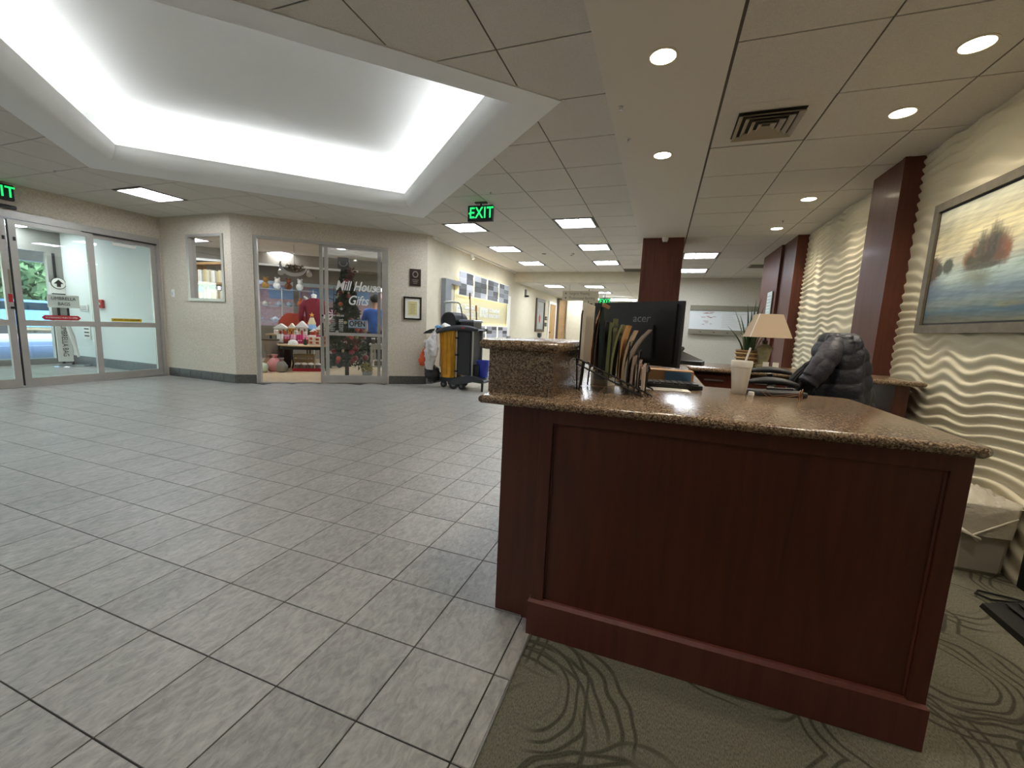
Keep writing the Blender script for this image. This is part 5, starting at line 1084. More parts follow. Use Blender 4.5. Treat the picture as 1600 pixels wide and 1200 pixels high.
MB().rings([sq(.05,.05,.902),sq(.05,.05,.925),sq(.028,.028,.932),sq(.028,.028,.945),sq(.047,.047,1.062),sq(.054,.054,1.068),sq(.05,.05,1.078),sq(.018,.018,1.105)]).build('urn_base', mat('urn','#8e8868',.5,var=.2,vscale=30), lp)
MB().lathe([(.016,1.10),(.022,1.115),(.022,1.13),(.008,1.14),(.006,1.30)],(lc.x,lc.y,0),14).build('neck', mat('dark_bronze','#3b3322',.4), lp, smooth=True)
ac = thing('acrylic_stand', 'small clear acrylic card stand beside the lamp base', 'stand', (.88,3.93,CT))
for x in (.83,.90): MB().obox((x,3.9,CT+.03),(.045,.004,.06),(1,.1,.0),(-.1,1,0)).build('plate', mat('acrylic','#d9d6cf',.2), ac)
MB().obox((.865,3.905,CT+.004),(.12,.05,.006)).build('foot', MATS['acrylic'], ac)

# ------------------------------------------------------------------ office chair with jacket
ch = thing('office_chair', 'black office chair behind the desk under the quilted jacket', 'office chair', (.86,2.85,0))
MB().lathe([(.0,.43),(.24,.43),(.25,.46),(.24,.50),(.0,.51)],(.80,2.85,0),20,sy=1.0,cap=False).build('seat', M_BLACKM, ch, smooth=True)
MB().cyl((.80,2.85,.08),(.80,2.85,.43),.03).build('column', M_STEEL, ch)
for k in range(5):
    a = 2*PI*k/5+.3; e = (.80+.30*math.cos(a), 2.85+.30*math.sin(a)); MB().tube([(.80,2.85,.10),(e[0],e[1],.07)],[.03,.018]).build('base_arm', M_BLACK, ch); MB().cyl((e[0]-.012,e[1],.03),(e[0]+.012,e[1],.03),.03).build('caster', M_BLACK, ch)
b = MB(); b.rings([[(1.02+dx+.05*math.sin(2.2*(z-.55)), 2.85+.20*math.cos(a), z) for dx in ((-.03,) if False else (0,)) for a in (0,)] for z in ()]) if False else None
b = MB(); R = []
for z, hw in ((.56,.11),(.7,.12),(.95,.12),(1.05,.09),(1.10,.05)): R.append([(.955+dx, 2.81+sg*hw, z) for dx, sg in ((-.03,-1),(.03,-1),(.03,1),(-.03,1))])
b.rings(R); b.build('backrest', M_BLACKM, ch, smooth=True); MB().tube([(.86,2.85,.46),(.97,2.83,.48),(.965,2.81,.75)],.022).build('spine', M_BLACK, ch)
def arm(y, x0, x1, z):
    b = MB(); n = 12; R = []
    for t in np.linspace(0,1,7): x = x0+(x1-x0)*t; r = .034*(math.sin(PI*min(max(t,.06),.94)))**.4; zz = z+.028*(4*t*(1-t))*.6; R.append([(x, y+r*1.15*math.cos(2*PI*i/n), zz+r*.62*math.sin(2*PI*i/n)) for i in range(n)])
    b.rings(R); b.build('armrest', M_DGREY, ch, smooth='all'); MB().tube([((x0+x1)/2,y,z-.01),((x0+x1)/2+.04,y,.62),(.84,y*.7+.3*2.85,.46)],.018).build('arm_post', M_BLACK, ch)
arm(2.60,.47,.72,.905); arm(3.06,.56,.80,.935)
# quilted jacket
jk = thing('quilted_jacket', 'charcoal quilted puffer jacket draped over the office chair back', 'jacket', (.93,2.8,.7))
M_JACK = mat('puffer', '#272831', .5, bump=.5, bscale=55); M_JIN = mat('jacket_lining', '#0d0e12', .7)
def puff(name, rows, m, quilt=.078, amp=.013, slant=.30, yc=2.8, seed=1):
    """closed shell through rows of (z, xl, xr, depth) with quilt channels"""
    zs = np.array([r[0] for r in rows]); N, Kk = 110, 72; z = np.linspace(zs[0], zs[-1], N)
    xl = np.interp(z, zs, [r[1] for r in rows]); xr = np.interp(z, zs, [r[2] for r in rows]); dp_ = np.interp(z, zs, [r[3] for r in rows]); R = []
    for i in range(N):
        cx, hw = (xl[i]+xr[i])/2, (xr[i]-xl[i])/2; ring = []
        for k in range(Kk):
            a = 2*PI*k/Kk; ca, sa = math.cos(a), math.sin(a); ex = .75
            px = math.copysign(abs(ca)**ex, ca); py = math.copysign(abs(sa)**ex, sa)
            u_ = (z[i]-slant*(px*hw)+.012*math.sin(px*4+seed))/quilt
            q = abs(math.sin(PI*u_))**.3*amp-amp*.7
            fold = .006*math.sin(a*5+z[i]*9+seed)*(1 if z[i] < zs[-1]-.05 else .3)+.006*math.sin(a*11-z[i]*17)
            ring.append((cx+px*(hw+q+fold), yc+py*(dp_[i]+q+fold), z[i]))
        R.append(ring)
    b = MB(); b.rings(R); return b.build(name, m, jk, smooth='all')
puff('body', [(.62,.82,1.12,.15),(.80,.81,1.115,.16),(.90,.815,1.10,.16),(1.0,.83,1.075,.15),(1.10,.835,1.045,.14),(1.16,.85,1.02,.12),(1.185,.86,1.01,.10),(1.198,.88,.995,.05)], M_JACK)
sl = MB()
def sleeve(pts, rr, name, m):
    n = 16; P_ = [Vector(p) for p in pts]; fine = []; fr = []
    for i in range(len(P_)-1):
        for t in np.linspace(0,1,10,endpoint=False): fine.append(P_[i].lerp(P_[i+1],t)); fr.append(rr[i]+(rr[i+1]-rr[i])*t)
    fine.append(P_[-1]); fr.append(rr[-1]); L = 0; out = []
    for i in range(len(fine)):
        if i: L += (fine[i]-fine[i-1]).length
        out.append(fr[i]*(.93+.09*abs(math.sin(PI*L/.055))**.5))
    b = MB(); b.tube(fine, out, n); return b.build(name, m, jk, smooth='all')
sleeve([(.905,2.735,1.150),(.86,2.66,1.08),(.81,2.63,.99),(.765,2.625,.92)],[.045,.055,.055,.048],'sleeve',mat('puffer_light','#322f39',.55,bump=.35,bscale=55))
sleeve([(.865,2.70,1.13),(.81,2.63,1.05),(.76,2.61,.96)],[.03,.034,.03],'hood_edge',MATS['puffer_light'])
puff('front_flap', [(.66,.70,.90,.03),(.85,.70,.88,.035),(.93,.72,.87,.035),(1.02,.78,.88,.03),(1.05,.82,.87,.02)], M_JIN, amp=.006, yc=2.74, seed=4)
sleeve([(.87,2.74,1.165),(.92,2.72,1.175),(.97,2.74,1.175),(1.0,2.80,1.17)],[.018,.022,.022,.018],'collar',M_JACK)

# ------------------------------------------------------------------ right hand side: painting, bin, footrest
pt = thing('landscape_painting', 'large framed landscape painting of autumn trees over pale water on the carved wall', 'painting', (1.74,3.1,1.7))
py0, py1, pz0, pz1, px = 2.30, 3.83, 1.238, 2.118, 1.742; fw = .055
b = MB()
for a, c, e, g in ((py0,py0+fw,pz0,pz1),(py1-fw,py1,pz0,pz1),(py0+fw,py1-fw,pz0,pz0+fw),(py0+fw,py1-fw,pz1-fw,pz1)): b.box(px-.022,px+.03,a,c,e,g)
b.build('frame', mat('taupe_frame','#6b6454',.5,var=.15,vscale=20), pt)
MB().box(px-.006,px-.002,py0+fw,py1-fw,pz0+fw,pz1-fw).build('inner_lip', M_BLACK, pt)
def canvas():
    ny, nz = 300, 200; Y = np.linspace(py1-fw-.012, py0+fw+.012, ny); Z = np.linspace(pz0+fw+.012, pz1-fw-.012, nz)
    U, V = np.meshgrid(np.linspace(0,1,ny), np.linspace(0,1,nz), indexing='ij')   # U: from the far (left) side, V: up
    rg = np.random.default_rng(3)
    def noise(fu, fv, k=5):
        o = np.zeros_like(U)
        for _ in range(k*3): a, c_, p = rg.normal()*fu, rg.normal()*fv, rg.uniform(0,6.28); o += np.sin(a*U+c_*V+p)
        return o/math.sqrt(k*3)
    st = noise(7,34); fine = noise(45,150)+.8*noise(14,110); Vw = V+.05*U*0+.012*st
    col = np.zeros(U.shape+(3,))
    stops = [(0,'#6a6a55'),(.09,'#4d6a78'),(.16,'#7f8d86'),(.24,'#6f8494'),(.34,'#9fb3b0'),(.44,'#b9ccc2'),(.52,'#d3d3bd'),(.62,'#ddd3ab'),(.78,'#d6cda4'),(.9,'#c9c6ac'),(1,'#b9bba8')]
    xs = [s_[0] for s_ in stops]; cs = np.array([lin(s_[1])[:3] for s_ in stops])
    for k in range(3): col[...,k] = np.interp(np.clip(Vw-.02*st,0,1), xs, cs[:,k])
    col *= (1+.12*st+.09*fine)[...,None]
    def blob(cu, cv, ru, rv, c, edge=.25, jag=.12, amt=.92):
        a = np.arctan2((V-cv)/rv, (U-cu)/ru); r = np.hypot((U-cu)/ru, (V-cv)/rv)*(1+jag*.3*np.sin(9*a+cu*40)+jag*.25*np.sin(17*a+cv*30)+.10*fine)
        k = np.clip((1-r)/edge*(1+.25*fine), 0, 1)*amt; col[...] = col*(1-k[...,None])+np.array(lin(c)[:3])*k[...,None]
    hz = .455
    blob(.0,hz-.13,.16,.18,'#5d6a80',.8,.2,.8); blob(.17,hz-.07,.13,.06,'#cfe0d8',.8,.2,.7)
    blob(.0,hz+.035,.075,.14,'#5e4634',.3); blob(.055,hz+.02,.035,.07,'#4b4a36',.3); blob(.12,hz+.04,.045,.075,'#454a38',.3)
    for c_ in ((.25,hz+.06,.040,.09,'#8a6038'),(.285,hz+.09,.036,.13,'#755236'),(.265,hz+.04,.035,.06,'#4c4a34'),(.325,hz+.12,.036,.18,'#45423a'),(.355,hz+.10,.036,.16,'#5a4a38'),(.385,hz+.14,.036,.21,'#4a4038'),(.415,hz+.12,.036,.19,'#3f3f36'),
               (.445,hz+.10,.036,.16,'#6a4a3a'),(.475,hz+.07,.032,.12,'#855238'),(.30,hz+.03,.05,.05,'#54503a'),(.37,hz+.03,.06,.06,'#4a4634'),(.44,hz+.03,.05,.05,'#6e5038')): blob(*c_, edge=.55, jag=.2)
    blob(.35,hz-.02,.16,.035,'#4a4434',.5); blob(.36,hz-.12,.09,.13,'#6b7462',.9,.25,.75); blob(.30,hz-.08,.10,.08,'#7c7a5c',.9,.25,.6)
    for c_ in ((.8,hz+.12,.07,.16,'#6d4a34'),(.87,hz+.15,.07,.20,'#504436'),(.95,hz+.12,.08,.17,'#7a5236')): blob(*c_)
    blob(.55,.12,.12,.025,'#a89b57',.8,.3,.7); blob(.7,.10,.25,.06,'#3c5e78',.8,.3,.7); blob(.15,.05,.2,.05,'#5e5c4a',.8,.3,.6)
    col = np.clip(col, 0, 1)
    idx = np.arange(ny*nz).reshape(ny, nz); YY, ZZ = np.meshgrid(Y, Z, indexing='ij')
    me = bpy.data.meshes.new('canvas'); V3 = np.stack([np.full(ny*nz, px-.008), YY.ravel(), ZZ.ravel()], 1)-np.array([1.74,3.1,1.7])
    F = np.stack([idx[:-1,:-1].ravel(), idx[1:,:-1].ravel(), idx[1:,1:].ravel(), idx[:-1,1:].ravel()], 1); me.from_pydata(V3.tolist(), [], F.tolist()); me.update()
    at = me.color_attributes.new('paint', 'FLOAT_COLOR', 'POINT'); at.data.foreach_set('color', np.concatenate([col.reshape(-1,3), np.ones((ny*nz,1))], 1).ravel())
    m = bpy.data.materials.new('oil_paint'); m.use_nodes = True; a = m.node_tree.nodes.new('ShaderNodeAttribute'); a.attribute_name = 'paint'
    m.node_tree.links.new(a.outputs['Color'], m.node_tree.nodes['Principled BSDF'].inputs['Base Color']); m.node_tree.nodes['Principled BSDF'].inputs['Roughness'].default_value = .5; me.materials.append(m)
    o = bpy.data.objects.new('canvas', me); C.objects.link(o); o.parent = pt
canvas()
wb = thing('waste_bin', 'pale grey waste bin with a knotted clear liner behind the desk end', 'waste bin', (1.62,2.78,0))
def rr_(x0, x1, y0, y1, z, c): return [(x0+c,y0,z),(x1-c,y0,z),(x1,y0+c,z),(x1,y1-c,z),(x1-c,y1,z),(x0+c,y1,z),(x0,y1-c,z),(x0,y0+c,z)]
MB().rings([rr_(1.525,1.735,2.69,2.92,.0,.03),rr_(1.52,1.738,2.68,2.925,.02,.03),rr_(1.495,1.74,2.655,2.95,.35,.03),rr_(1.485,1.745,2.645,2.955,.352,.03),rr_(1.485,1.745,2.645,2.955,.372,.03),rr_(1.50,1.735,2.66,2.94,.372,.03),rr_(1.53,1.72,2.69,2.91,.03,.03)]).build('bin', mat('bin_grey','#a8a294',.6), wb)
M_LINER = mat('liner', '#bdb6a6', .25, spec=.7, bump=1, bscale=22)
R = []; rg = np.random.default_rng(8)
for z, g in ((.22,.004),(.30,.005),(.376,.010),(.382,.004),(.378,-.02),(.30,-.03)):
    q = rr_(1.495-g-(.372-z)*-.04*0,1.74+min(g,.004),2.655-g,2.95+g,z,.03); R.append([(x+rg.normal()*.003,y+rg.normal()*.003,zz+rg.normal()*.006) for x,y,zz in q])
MB().rings(R, cap=False).build('liner', M_LINER, wb, smooth='all')
R = [[(x+.0,y,z+.004*math.sin(k*2.1)) for k, (x,y,z) in enumerate(rr_(1.50,1.735,2.665,2.94,.380,.03))],[(1.5+.235*(.5+.33*math.cos(2*PI*k/8+.4)), 2.80+.10*math.sin(2*PI*k/8+.4), .43+.025*math.sin(k*3.3)) for k in range(8)]]
MB().tube([(1.50,2.650,.255),(1.52,2.635,.235),(1.56,2.632,.215),(1.585,2.635,.20)],[.005,.011,.006,.013],8).build('liner_knot', mat('liner_white','#d6d0c2',.4), wb, smooth='all')
MB().tube([(1.56,2.635,.22),(1.63,2.638,.27),(1.72,2.645,.33)],.004,6).build('liner_fold', MATS['liner_white'], wb)
b = MB(); N_ = 15; gv = []
for a in range(N_):
    for c_ in range(N_):
        u_, v_ = a/(N_-1), c_/(N_-1); e_ = min(u_,1-u_,v_,1-v_); gv.append((1.487+.256*u_, 2.648+.305*v_, .376+.05*math.sin(PI*u_)*math.sin(PI*v_)+(rg.normal()*.011 if e_ > 0 else 0)))
b.add(gv, [(a*N_+c_, (a+1)*N_+c_, (a+1)*N_+c_+1, a*N_+c_+1) for a in range(N_-1) for c_ in range(N_-1)]); b.build('liner_top', M_LINER, wb, smooth='all')
fr = thing('foot_rest', 'black sloping foot rest on the carpet at the lower right', 'foot rest', (1.55,2.15,0))
MB().add([(1.435,1.75,0),(1.75,1.75,0),(1.75,2.34,0),(1.45,2.33,0),(1.435,1.75,.035),(1.72,1.75,.11),(1.74,2.34,.10),(1.455,2.325,.022)],[(3,2,1,0),(4,5,6,7),(0,1,5,4),(1,2,6,5),(2,3,7,6),(3,0,4,7)]).build('wedge', M_BLACK, fr)
for k in range(5): MB().obox((1.52+.04*k,2.05,.052+.0105*k),(.012,.5,.006),(1,0,.27),(0,1,0)).build('grip_rib', M_BLACKM, fr)
cb = thing('black_cable', 'thin black cable looped on the carpet behind the foot rest', 'cable', (1.55,2.4,0)); MB().tube([(1.74,2.47,.008),(1.62,2.42,.008),(1.53,2.40,.01),(1.49,2.43,.012),(1.52,2.47,.01),(1.63,2.46,.008),(1.74,2.42,.012)],.005,6).build('cord', M_BLACK, cb); MB().cyl((1.74,2.42,.012),(1.765,2.41,.012),.009).build('plug', M_BLACKM, cb)
pc = thing('black_case', 'black box standing against the wall right of the waste bin', 'computer case', (1.75,2.5,0)); MB().cbox(1.748,1.768,2.40,2.62,.0,.24,.004).build('case', M_BLACK, pc); MB().box(1.745,1.748,2.42,2.60,.03,.20).build('front_grille', M_BLACKM, pc)

# ------------------------------------------------------------------ janitor cart
jc = thing('janitor_cart', 'black and yellow janitor cart standing by the corner of the shop wall', 'cleaning cart', (-3.5,6.85,0))
yN, yF = 6.58, 7.02
M_YEL = mat('yellow_bag', '#d69a1e', .5, var=.08, vscale=9, bump=.3, bscale=12); M_CART = mat('cart_black', '#1d1e21', .5)
def frow(x0, x1, z, c, y0=yN, y1=yF): return rr_(x0,x1,y0,y1,z,c)
MB().rings([frow(-3.72,-3.46,.20,.06),frow(-3.735,-3.45,.24,.07),frow(-3.75,-3.44,.6,.06),frow(-3.77,-3.43,1.02,.04),frow(-3.77,-3.43,1.05,.03)]).build('yellow_bag', M_YEL, jc, smooth=True)
for x in (-3.66,-3.58,-3.50): MB().tube([(x,yN-.004,.26),(x-.008,yN-.012,.6),(x-.014,yN-.004,1.0)],.008,6).build('bag_fold', M_YEL, jc, smooth='all')
MB().box(-3.36,-3.11,yN,yF,.27,1.07).build('cabinet', M_CART, jc)
MB().cbox(-3.345,-3.125,yN-.014,yN,.31,1.03,.004).build('door', mat('door_black','#232528',.4), jc)
for x in (-3.40,-3.09):
    for y in (yN+.02,yF-.02): MB().cyl((x,y,.22),(x,y,1.07),.016).build('post', M_STEEL, jc)
for z in (.92,.62,.33): MB().obox((-3.40,yN+.02,z),(.05,.05,.03)).build('bracket', M_BLACK, jc)
b = MB(); pts = [(-4.10,.965),(-4.04,1.01),(-3.95,1.05),(-3.8,1.075),(-3.05,1.09),(-3.02,1.07),(-3.3,1.035),(-3.70,1.03),(-3.9,1.01),(-4.02,.975)]
b.rings([[(x,y,z) for x,z in pts] for y in (yN+.02,yF)]); b.build('top_deck', M_CART, jc)
MB().tube([(-3.80,yN-.05,.99),(-3.70,yN-.06,1.03),(-3.55,yN-.05,1.075),(-3.35,yN-.035,1.10),(-3.15,yN-.035,1.10),(-2.98,yN-.02,1.075)],[.022,.038,.045,.05,.05,.03],10).build('handle_arm', mat('handle_grey','#34353a',.45), jc, smooth='all')
MB().tube([(-4.10,yF-.05,.97),(-3.95,yF,1.04),(-3.5,yF+.02,1.08),(-3.0,yF,1.08)],[.03,.04,.045,.03],10).build('handle_arm', MATS['handle_grey'], jc, smooth='all')
MB().obox((-3.24,yN-.083,1.10),(.06,.006,.022)).build('badge', mat('badge_red','#b03038',.4), jc)
b = MB(); pts = [(-3.50,.10),(-3.46,.17),(-3.36,.22),(-3.15,.27),(-3.02,.26),(-2.86,.21),(-2.83,.19),(-2.85,.15),(-3.05,.16),(-3.2,.12),(-3.42,.08)]
b.rings([[(x,y,z) for x,z in pts] for y in (yN-.03,yF+.02)]); b.build('base_deck', mat('handle_grey','#34353a',.45), jc)
MB().box(-3.76,-3.42,yN+.03,yF-.03,.12,.19).build('bag_platform', M_CART, jc)
for x, y, r in ((-3.44,yN+.01,.085),(-3.30,yN+.05,.06),(-3.44,yF-.02,.085),(-3.70,yN+.12,.06),(-3.70,yF-.05,.06)):
    w_ = MB().cyl((x,y-.02,r),(x,y+.02,r),r,n=20).build('wheel', M_BLACK, jc); MB().cyl((x,y-.023,r),(x,y-.02,r),r*.45,n=14).build('hub', mat('hub_grey','#6a6c70',.4), w_)
MB().cyl((-2.89,yN+.03,.0),(-2.88,yN+.02,.17),.018,.026).build('caster_leg', M_BLACK, jc)
MB().box(-3.36,-3.10,yN+.05,yF-.05,1.08,1.235).build('storage_bin', mat('bin_dark','#26272a',.35), jc)
MB().cbox(-3.38,-3.09,yN+.03,yF-.03,1.205,1.25,.015).build('bin_lid', mat('lid_grey','#6d7178',.3), jc)
dr = thing('round_bucket', 'black round drum lying on its side on top of the cart', 'bucket', (-3.58,6.75,1.2)); MB().cyl((-3.58,yN+.03,1.215),(-3.52,yF-.05,1.215),.155,n=26).build('drum', M_BLACKM, dr, smooth=True); MB().rings([[(-3.58+r*math.cos(a), yN+.022, 1.215+r*math.sin(a)) for a in np.linspace(0,2*PI,26,endpoint=False)] for r in (.155,.13)],cap=False).build('rim', M_DGREY, dr)
bk = thing('blue_bucket', 'blue mop bucket at the right end of the janitor cart', 'bucket', (-2.93,6.75,.23)); MB().lathe([(.085,.0),(.09,.01),(.115,.28),(.125,.285),(.125,.30),(.11,.30),(.085,.02)],(-2.95,6.76,.24),20).build('bucket', mat('bucket_blue','#1f35a0',.35), bk, smooth=True); MB().tube([(-2.84,6.7,.52),(-2.80,6.66,.44),(-2.82,6.65,.36)],.006).build('bail', M_BLACK, bk); MB().obox((-3.03,6.72,.36),(.10,.16,.20)).build('wringer', M_BLACK, bk)
def hangbag(name, lab, pts, rr, col, seed, rough=.45):
    t = thing(name, lab, 'bag', pts[0]); rg = np.random.default_rng(seed); fine, fr_ = [], []
    P_ = [Vector(p) for p in pts]
    for i in range(len(P_)-1):
        for k in np.linspace(0,1,6,endpoint=False): fine.append(P_[i].lerp(P_[i+1],k)); fr_.append(rr[i]+(rr[i+1]-rr[i])*k)
    fine.append(P_[-1]); fr_.append(rr[-1]); b = MB(); b.tube(fine, fr_, 16)
    b.v = [(x+rg.normal()*.010,y+rg.normal()*.010,z+rg.normal()*.008) for x,y,z in b.v]; b.build('sack', mat('bag_'+col[1:],col,rough,bump=.8,bscale=28), t, smooth='all'); MB().tube([P_[0], P_[0]+Vector((.01,.03,.05))],.012,6).build('knot', mat('bag_'+col[1:],col,rough), t); return t
hangbag('white_bag','white plastic bag full of rags hanging on the front of the cart',[(-3.80,6.50,1.02),(-3.81,6.49,.90),(-3.83,6.47,.78),(-3.84,6.46,.64),(-3.86,6.47,.50),(-3.88,6.48,.34)],[.02,.065,.105,.125,.085,.06],'#d8d5d2',5)
hangbag('orange_bag','orange plastic bag hanging at the left end of the cart',[(-3.98,6.52,.72),(-4.00,6.52,.62),(-4.02,6.52,.48),(-4.02,6.53,.40)],[.02,.06,.10,.07],'#d9541f',6)
hangbag('clear_bag','crumpled clear plastic strip hanging above the orange bag',[(-3.97,6.56,.86),(-3.99,6.55,.80),(-4.01,6.55,.73)],[.03,.06,.04],'#d9cfcb',7,.2)
hangbag('black_bag','black caddy bag low on the left end of the cart',[(-3.90,6.60,.40),(-3.90,6.60,.34),(-3.88,6.60,.22),(-3.86,6.60,.10)],[.05,.13,.15,.09],'#1b1b1e',8)
rg1 = thing('cleaning_cloth', 'crumpled white cloth on the cart top in front of the round drum', 'cloth', (-3.66,6.6,1.08)); b = MB(); b.tube([(-3.72,6.62,1.12),(-3.66,6.60,1.13),(-3.58,6.60,1.10),(-3.50,6.60,1.08)],[.03,.055,.045,.02],10); b.v = [(x+RNG.normal()*.008,y+RNG.normal()*.008,z+RNG.normal()*.008) for x,y,z in b.v]; b.build('cloth', M_WHITE, rg1, smooth='all'); MB().tube([(-3.64,6.55,1.12),(-3.58,6.55,1.10)],[.02,.012],8).build('fold', M_PAPER, rg1)
rg2 = thing('cleaning_cloth', 'light blue cloth at the left on the cart top', 'cloth', (-3.78,6.6,1.08)); MB().tube([(-3.84,6.60,1.09),(-3.78,6.59,1.105),(-3.71,6.60,1.10)],[.02,.032,.02],10).build('cloth', mat('sky_cloth','#7fb2dd',.8), rg2, smooth='all'); MB().tube([(-3.82,6.575,1.085),(-3.75,6.565,1.09)],[.012,.016],8).build('fold', mat('sky_cloth','#7fb2dd',.8), rg2)
mp_ = thing('dust_mop', 'white flat dust mop head on a bent handle sticking up from the cart', 'mop', (-3.5,6.8,1.3)); MB().tube([(-3.78,6.78,1.545),(-3.62,6.78,1.56),(-3.50,6.78,1.55)],[.016,.024,.016],8).build('mop_head', mat('mop_white','#cfccc6',.8), mp_, smooth='all'); MB().tube([(-3.50,6.78,1.55),(-3.46,6.78,1.53),(-3.43,6.78,1.45),(-3.40,6.80,1.25)],[.008,.008,.013,.013],8).build('handle', M_DGREY, mp_)
for x, z, c_, lab, nm in ((-3.30,1.72,'#8a6b4a','tall wooden broom handle rising from the cart','broom_handle'),(-3.17,1.50,'#4a3a30','shorter dark handle with an orange grip beside the broom handle','squeegee_handle')):
    t = thing(nm, lab, 'handle', (x,6.9,.3)); MB().cyl((x+.02,6.98,.3),(x,6.86,z),.013).build('shaft', mat('hd_'+c_[1:],c_,.5), t); MB().cyl((x,6.862,z-.10),(x,6.858,z+.01),.017).build('grip', mat('grip_orange' if nm[0]=='s' else 'grip_brown','#b8602a' if nm[0]=='s' else '#6d4a30',.5), t)

# ------------------------------------------------------------------ display wall in the corridor (x = -4.17)
WX = -4.17
dw = thing('donor_wall', 'backlit display wall of grey name plates behind the janitor cart', 'display', (WX,9.5,1.5))
MB().box(WX,WX+.012,7.9,11.15,.8,2.08).build('backing', mat('cream_panel','#d8cfa6',.7), dw)
MB().box(WX,WX+.10,7.36,7.60,.3,2.05).build('steel_post', mat('brushed','#8e9298',.35,metal=.5), dw); MB().box(WX,WX+.10,7.60,8.02,1.97,2.05).build('steel_arm', MATS['brushed'], dw)
MB().box(WX+.04,WX+.06,11.0,11.22,.9,2.02).build('acrylic_end', M_WHITE, dw); MB().box(WX+.0,WX+.10,11.0,11.22,.84,.90).build('end_shoe', MATS['brushed'], dw)
PG = ['#4c4d50','#707277','#9b9ca3','#b9b9c2','#5f6165','#84868b','#a9abb4','#3f4144','#c9c9cf']
pq_ = np.random.default_rng(11)
for row, (z0, z1, nr) in enumerate(((1.80,2.28,4),(.868,1.148,3))):
    for k in range(4):
        ya = 8.02+.768*k; yb = ya+.68
        pnl = MB().box(WX+.045,WX+.055,ya-.02,yb+.02,z0-.02,z1+.02).build('plate_panel', M_WHITE, dw)
        hh = (z1-z0)/nr
        for i in range(2):
            for j in range(nr): 
                c_ = PG[(k*5+i*3+j*4+row*2+(j*i))%9]; q = MB().box(WX+.055,WX+.063,ya+.34*i+.004,ya+.34*(i+1)-.004,z0+hh*j+.003,z0+hh*(j+1)-.003).build('name_plate', mat('plate_'+c_[1:],c_,.5), pnl)
        # lamp strips that light the wall behind the panels
MB().box(WX+.012,WX+.03,8.05,11.0,2.20,2.225).box(WX+.012,WX+.03,8.05,11.0,1.84,1.865).box(WX+.012,WX+.03,8.05,11.0,1.09,1.11).build('light_strip', mat('strip_lamp','#fff6dc',.5,emit=(1,.92,.72),estr=6.5), dw)
for y in (8.0,8.745,9.515,10.28,11.03): MB().box(WX+.012,WX+.02,y-.02,y+.02,.87,1.14).build('light_slot', MATS['strip_lamp'], dw)
lx = WX+.02
lettering('lettering', '100%', .33, (lx,9.42,1.465), (0,1,0), (0,0,1), M_LETW, dw, depth=.03, bold=.004, xs=.72)
for txt, y, z in (('SCHOLARSHIP',10.12,1.545),('REPLACEMENT',10.12,1.41)): lettering('lettering', txt, .135, (lx,y,z), (0,1,0), (0,0,1), M_LETW, dw, depth=.02, bold=.003, xs=.85)
for txt, z in (('Committed to',1.545),('a lasting',1.41)): lettering('lettering', txt, .11, (lx,8.66,z), (0,1,0), (0,0,1), M_LETW, dw, depth=.02, bold=.003, xs=.95)
for z in (1.605,1.475,1.34): MB().box(WX+.012,WX+.022,8.25,9.12,z-.006,z+.006).build('rule_line', M_LETW, dw)
lb = thing('wall_label', 'small white placard on the display wall left of the lettering', 'sign', (WX,8.1,1.5)); MB().box(WX+.012,WX+.03,7.96,8.20,1.39,1.58).build('placard', M_WHITE, lb); MB().box(WX+.03,WX+.032,8.03,8.12,1.50,1.515).build('text_line', mat('faint_text','#b9b5ad',.8), lb)
trk = thing('ceiling_track', 'thin white track rail along the corridor wall at the ceiling', 'track light', (WX+.03,8,CZ)); MB().box(WX+.01,WX+.05,6.95,11.6,CZ-.045,CZ).build('rail', M_WHITE, trk); MB().cyl((WX+.05,8.6,CZ-.05),(WX+.09,8.6,CZ-.14),.035).build('spot_head', M_WHITE, trk)
# corridor furniture
sc_ = thing('wall_sconce', 'small dark wall bracket before the framed corridor picture', 'sconce', (WX,12.7,2.25)); MB().box(WX,WX+.02,12.62,12.78,2.12,2.36).build('plate', mat('dark_frame','#20160f',.35), sc_); MB().box(WX+.02,WX+.12,12.66,12.74,2.13,2.18).build('arm', mat('dark_frame','#20160f',.35), sc_)
fpz = thing('corridor_picture', 'tall brown framed picture with a red flower on the corridor wall', 'picture frame', (WX,14.4,1.6)); b = MB()
for a, c, e, g in ((13.9,14.0,1.04,2.2),(14.9,15.0,1.04,2.2),(14.0,14.9,1.04,1.14),(14.0,14.9,2.10,2.2)): b.box(WX,WX+.05,a,c,e,g)
b.build('frame', mat('brown_frame','#4a3a2a',.4), fpz); MB().box(WX+.01,WX+.02,14.0,14.9,1.14,2.10).build('print', mat('grey_print','#9fa39f',.5,var=.12,vscale=3), fpz); MB().lathe([(.0,-.16),(.10,-.05),(.13,.08),(.0,.20)],(WX+.022,14.4,1.48),14,sx=.03).build('red_flower', mat('flower_red','#b5524e',.7), fpz)
dsp = thing('sanitizer_dispenser', 'small dispenser under the framed corridor picture', 'dispenser', (WX,14.4,.9)); MB().cbox(WX,WX+.10,14.3,14.5,.86,1.0,.01).build('housing', M_DGREY, dsp); MB().box(WX+.02,WX+.08,14.36,14.44,.80,.86).build('nozzle', M_BLACK, dsp)
for z, lab in ((1.55,'upper black wall plate beside the corridor door'),(1.32,'lower black wall plate beside the corridor door')): t = thing('wall_plate', lab, 'wall plate', (WX,15.35,z)); MB().box(WX,WX+.02,15.2,15.45,z-.07,z+.07).build('plate', M_DGREY, t); MB().box(WX+.02,WX+.024,15.3,15.35,z-.02,z+.02).build('button', M_STEEL, t)
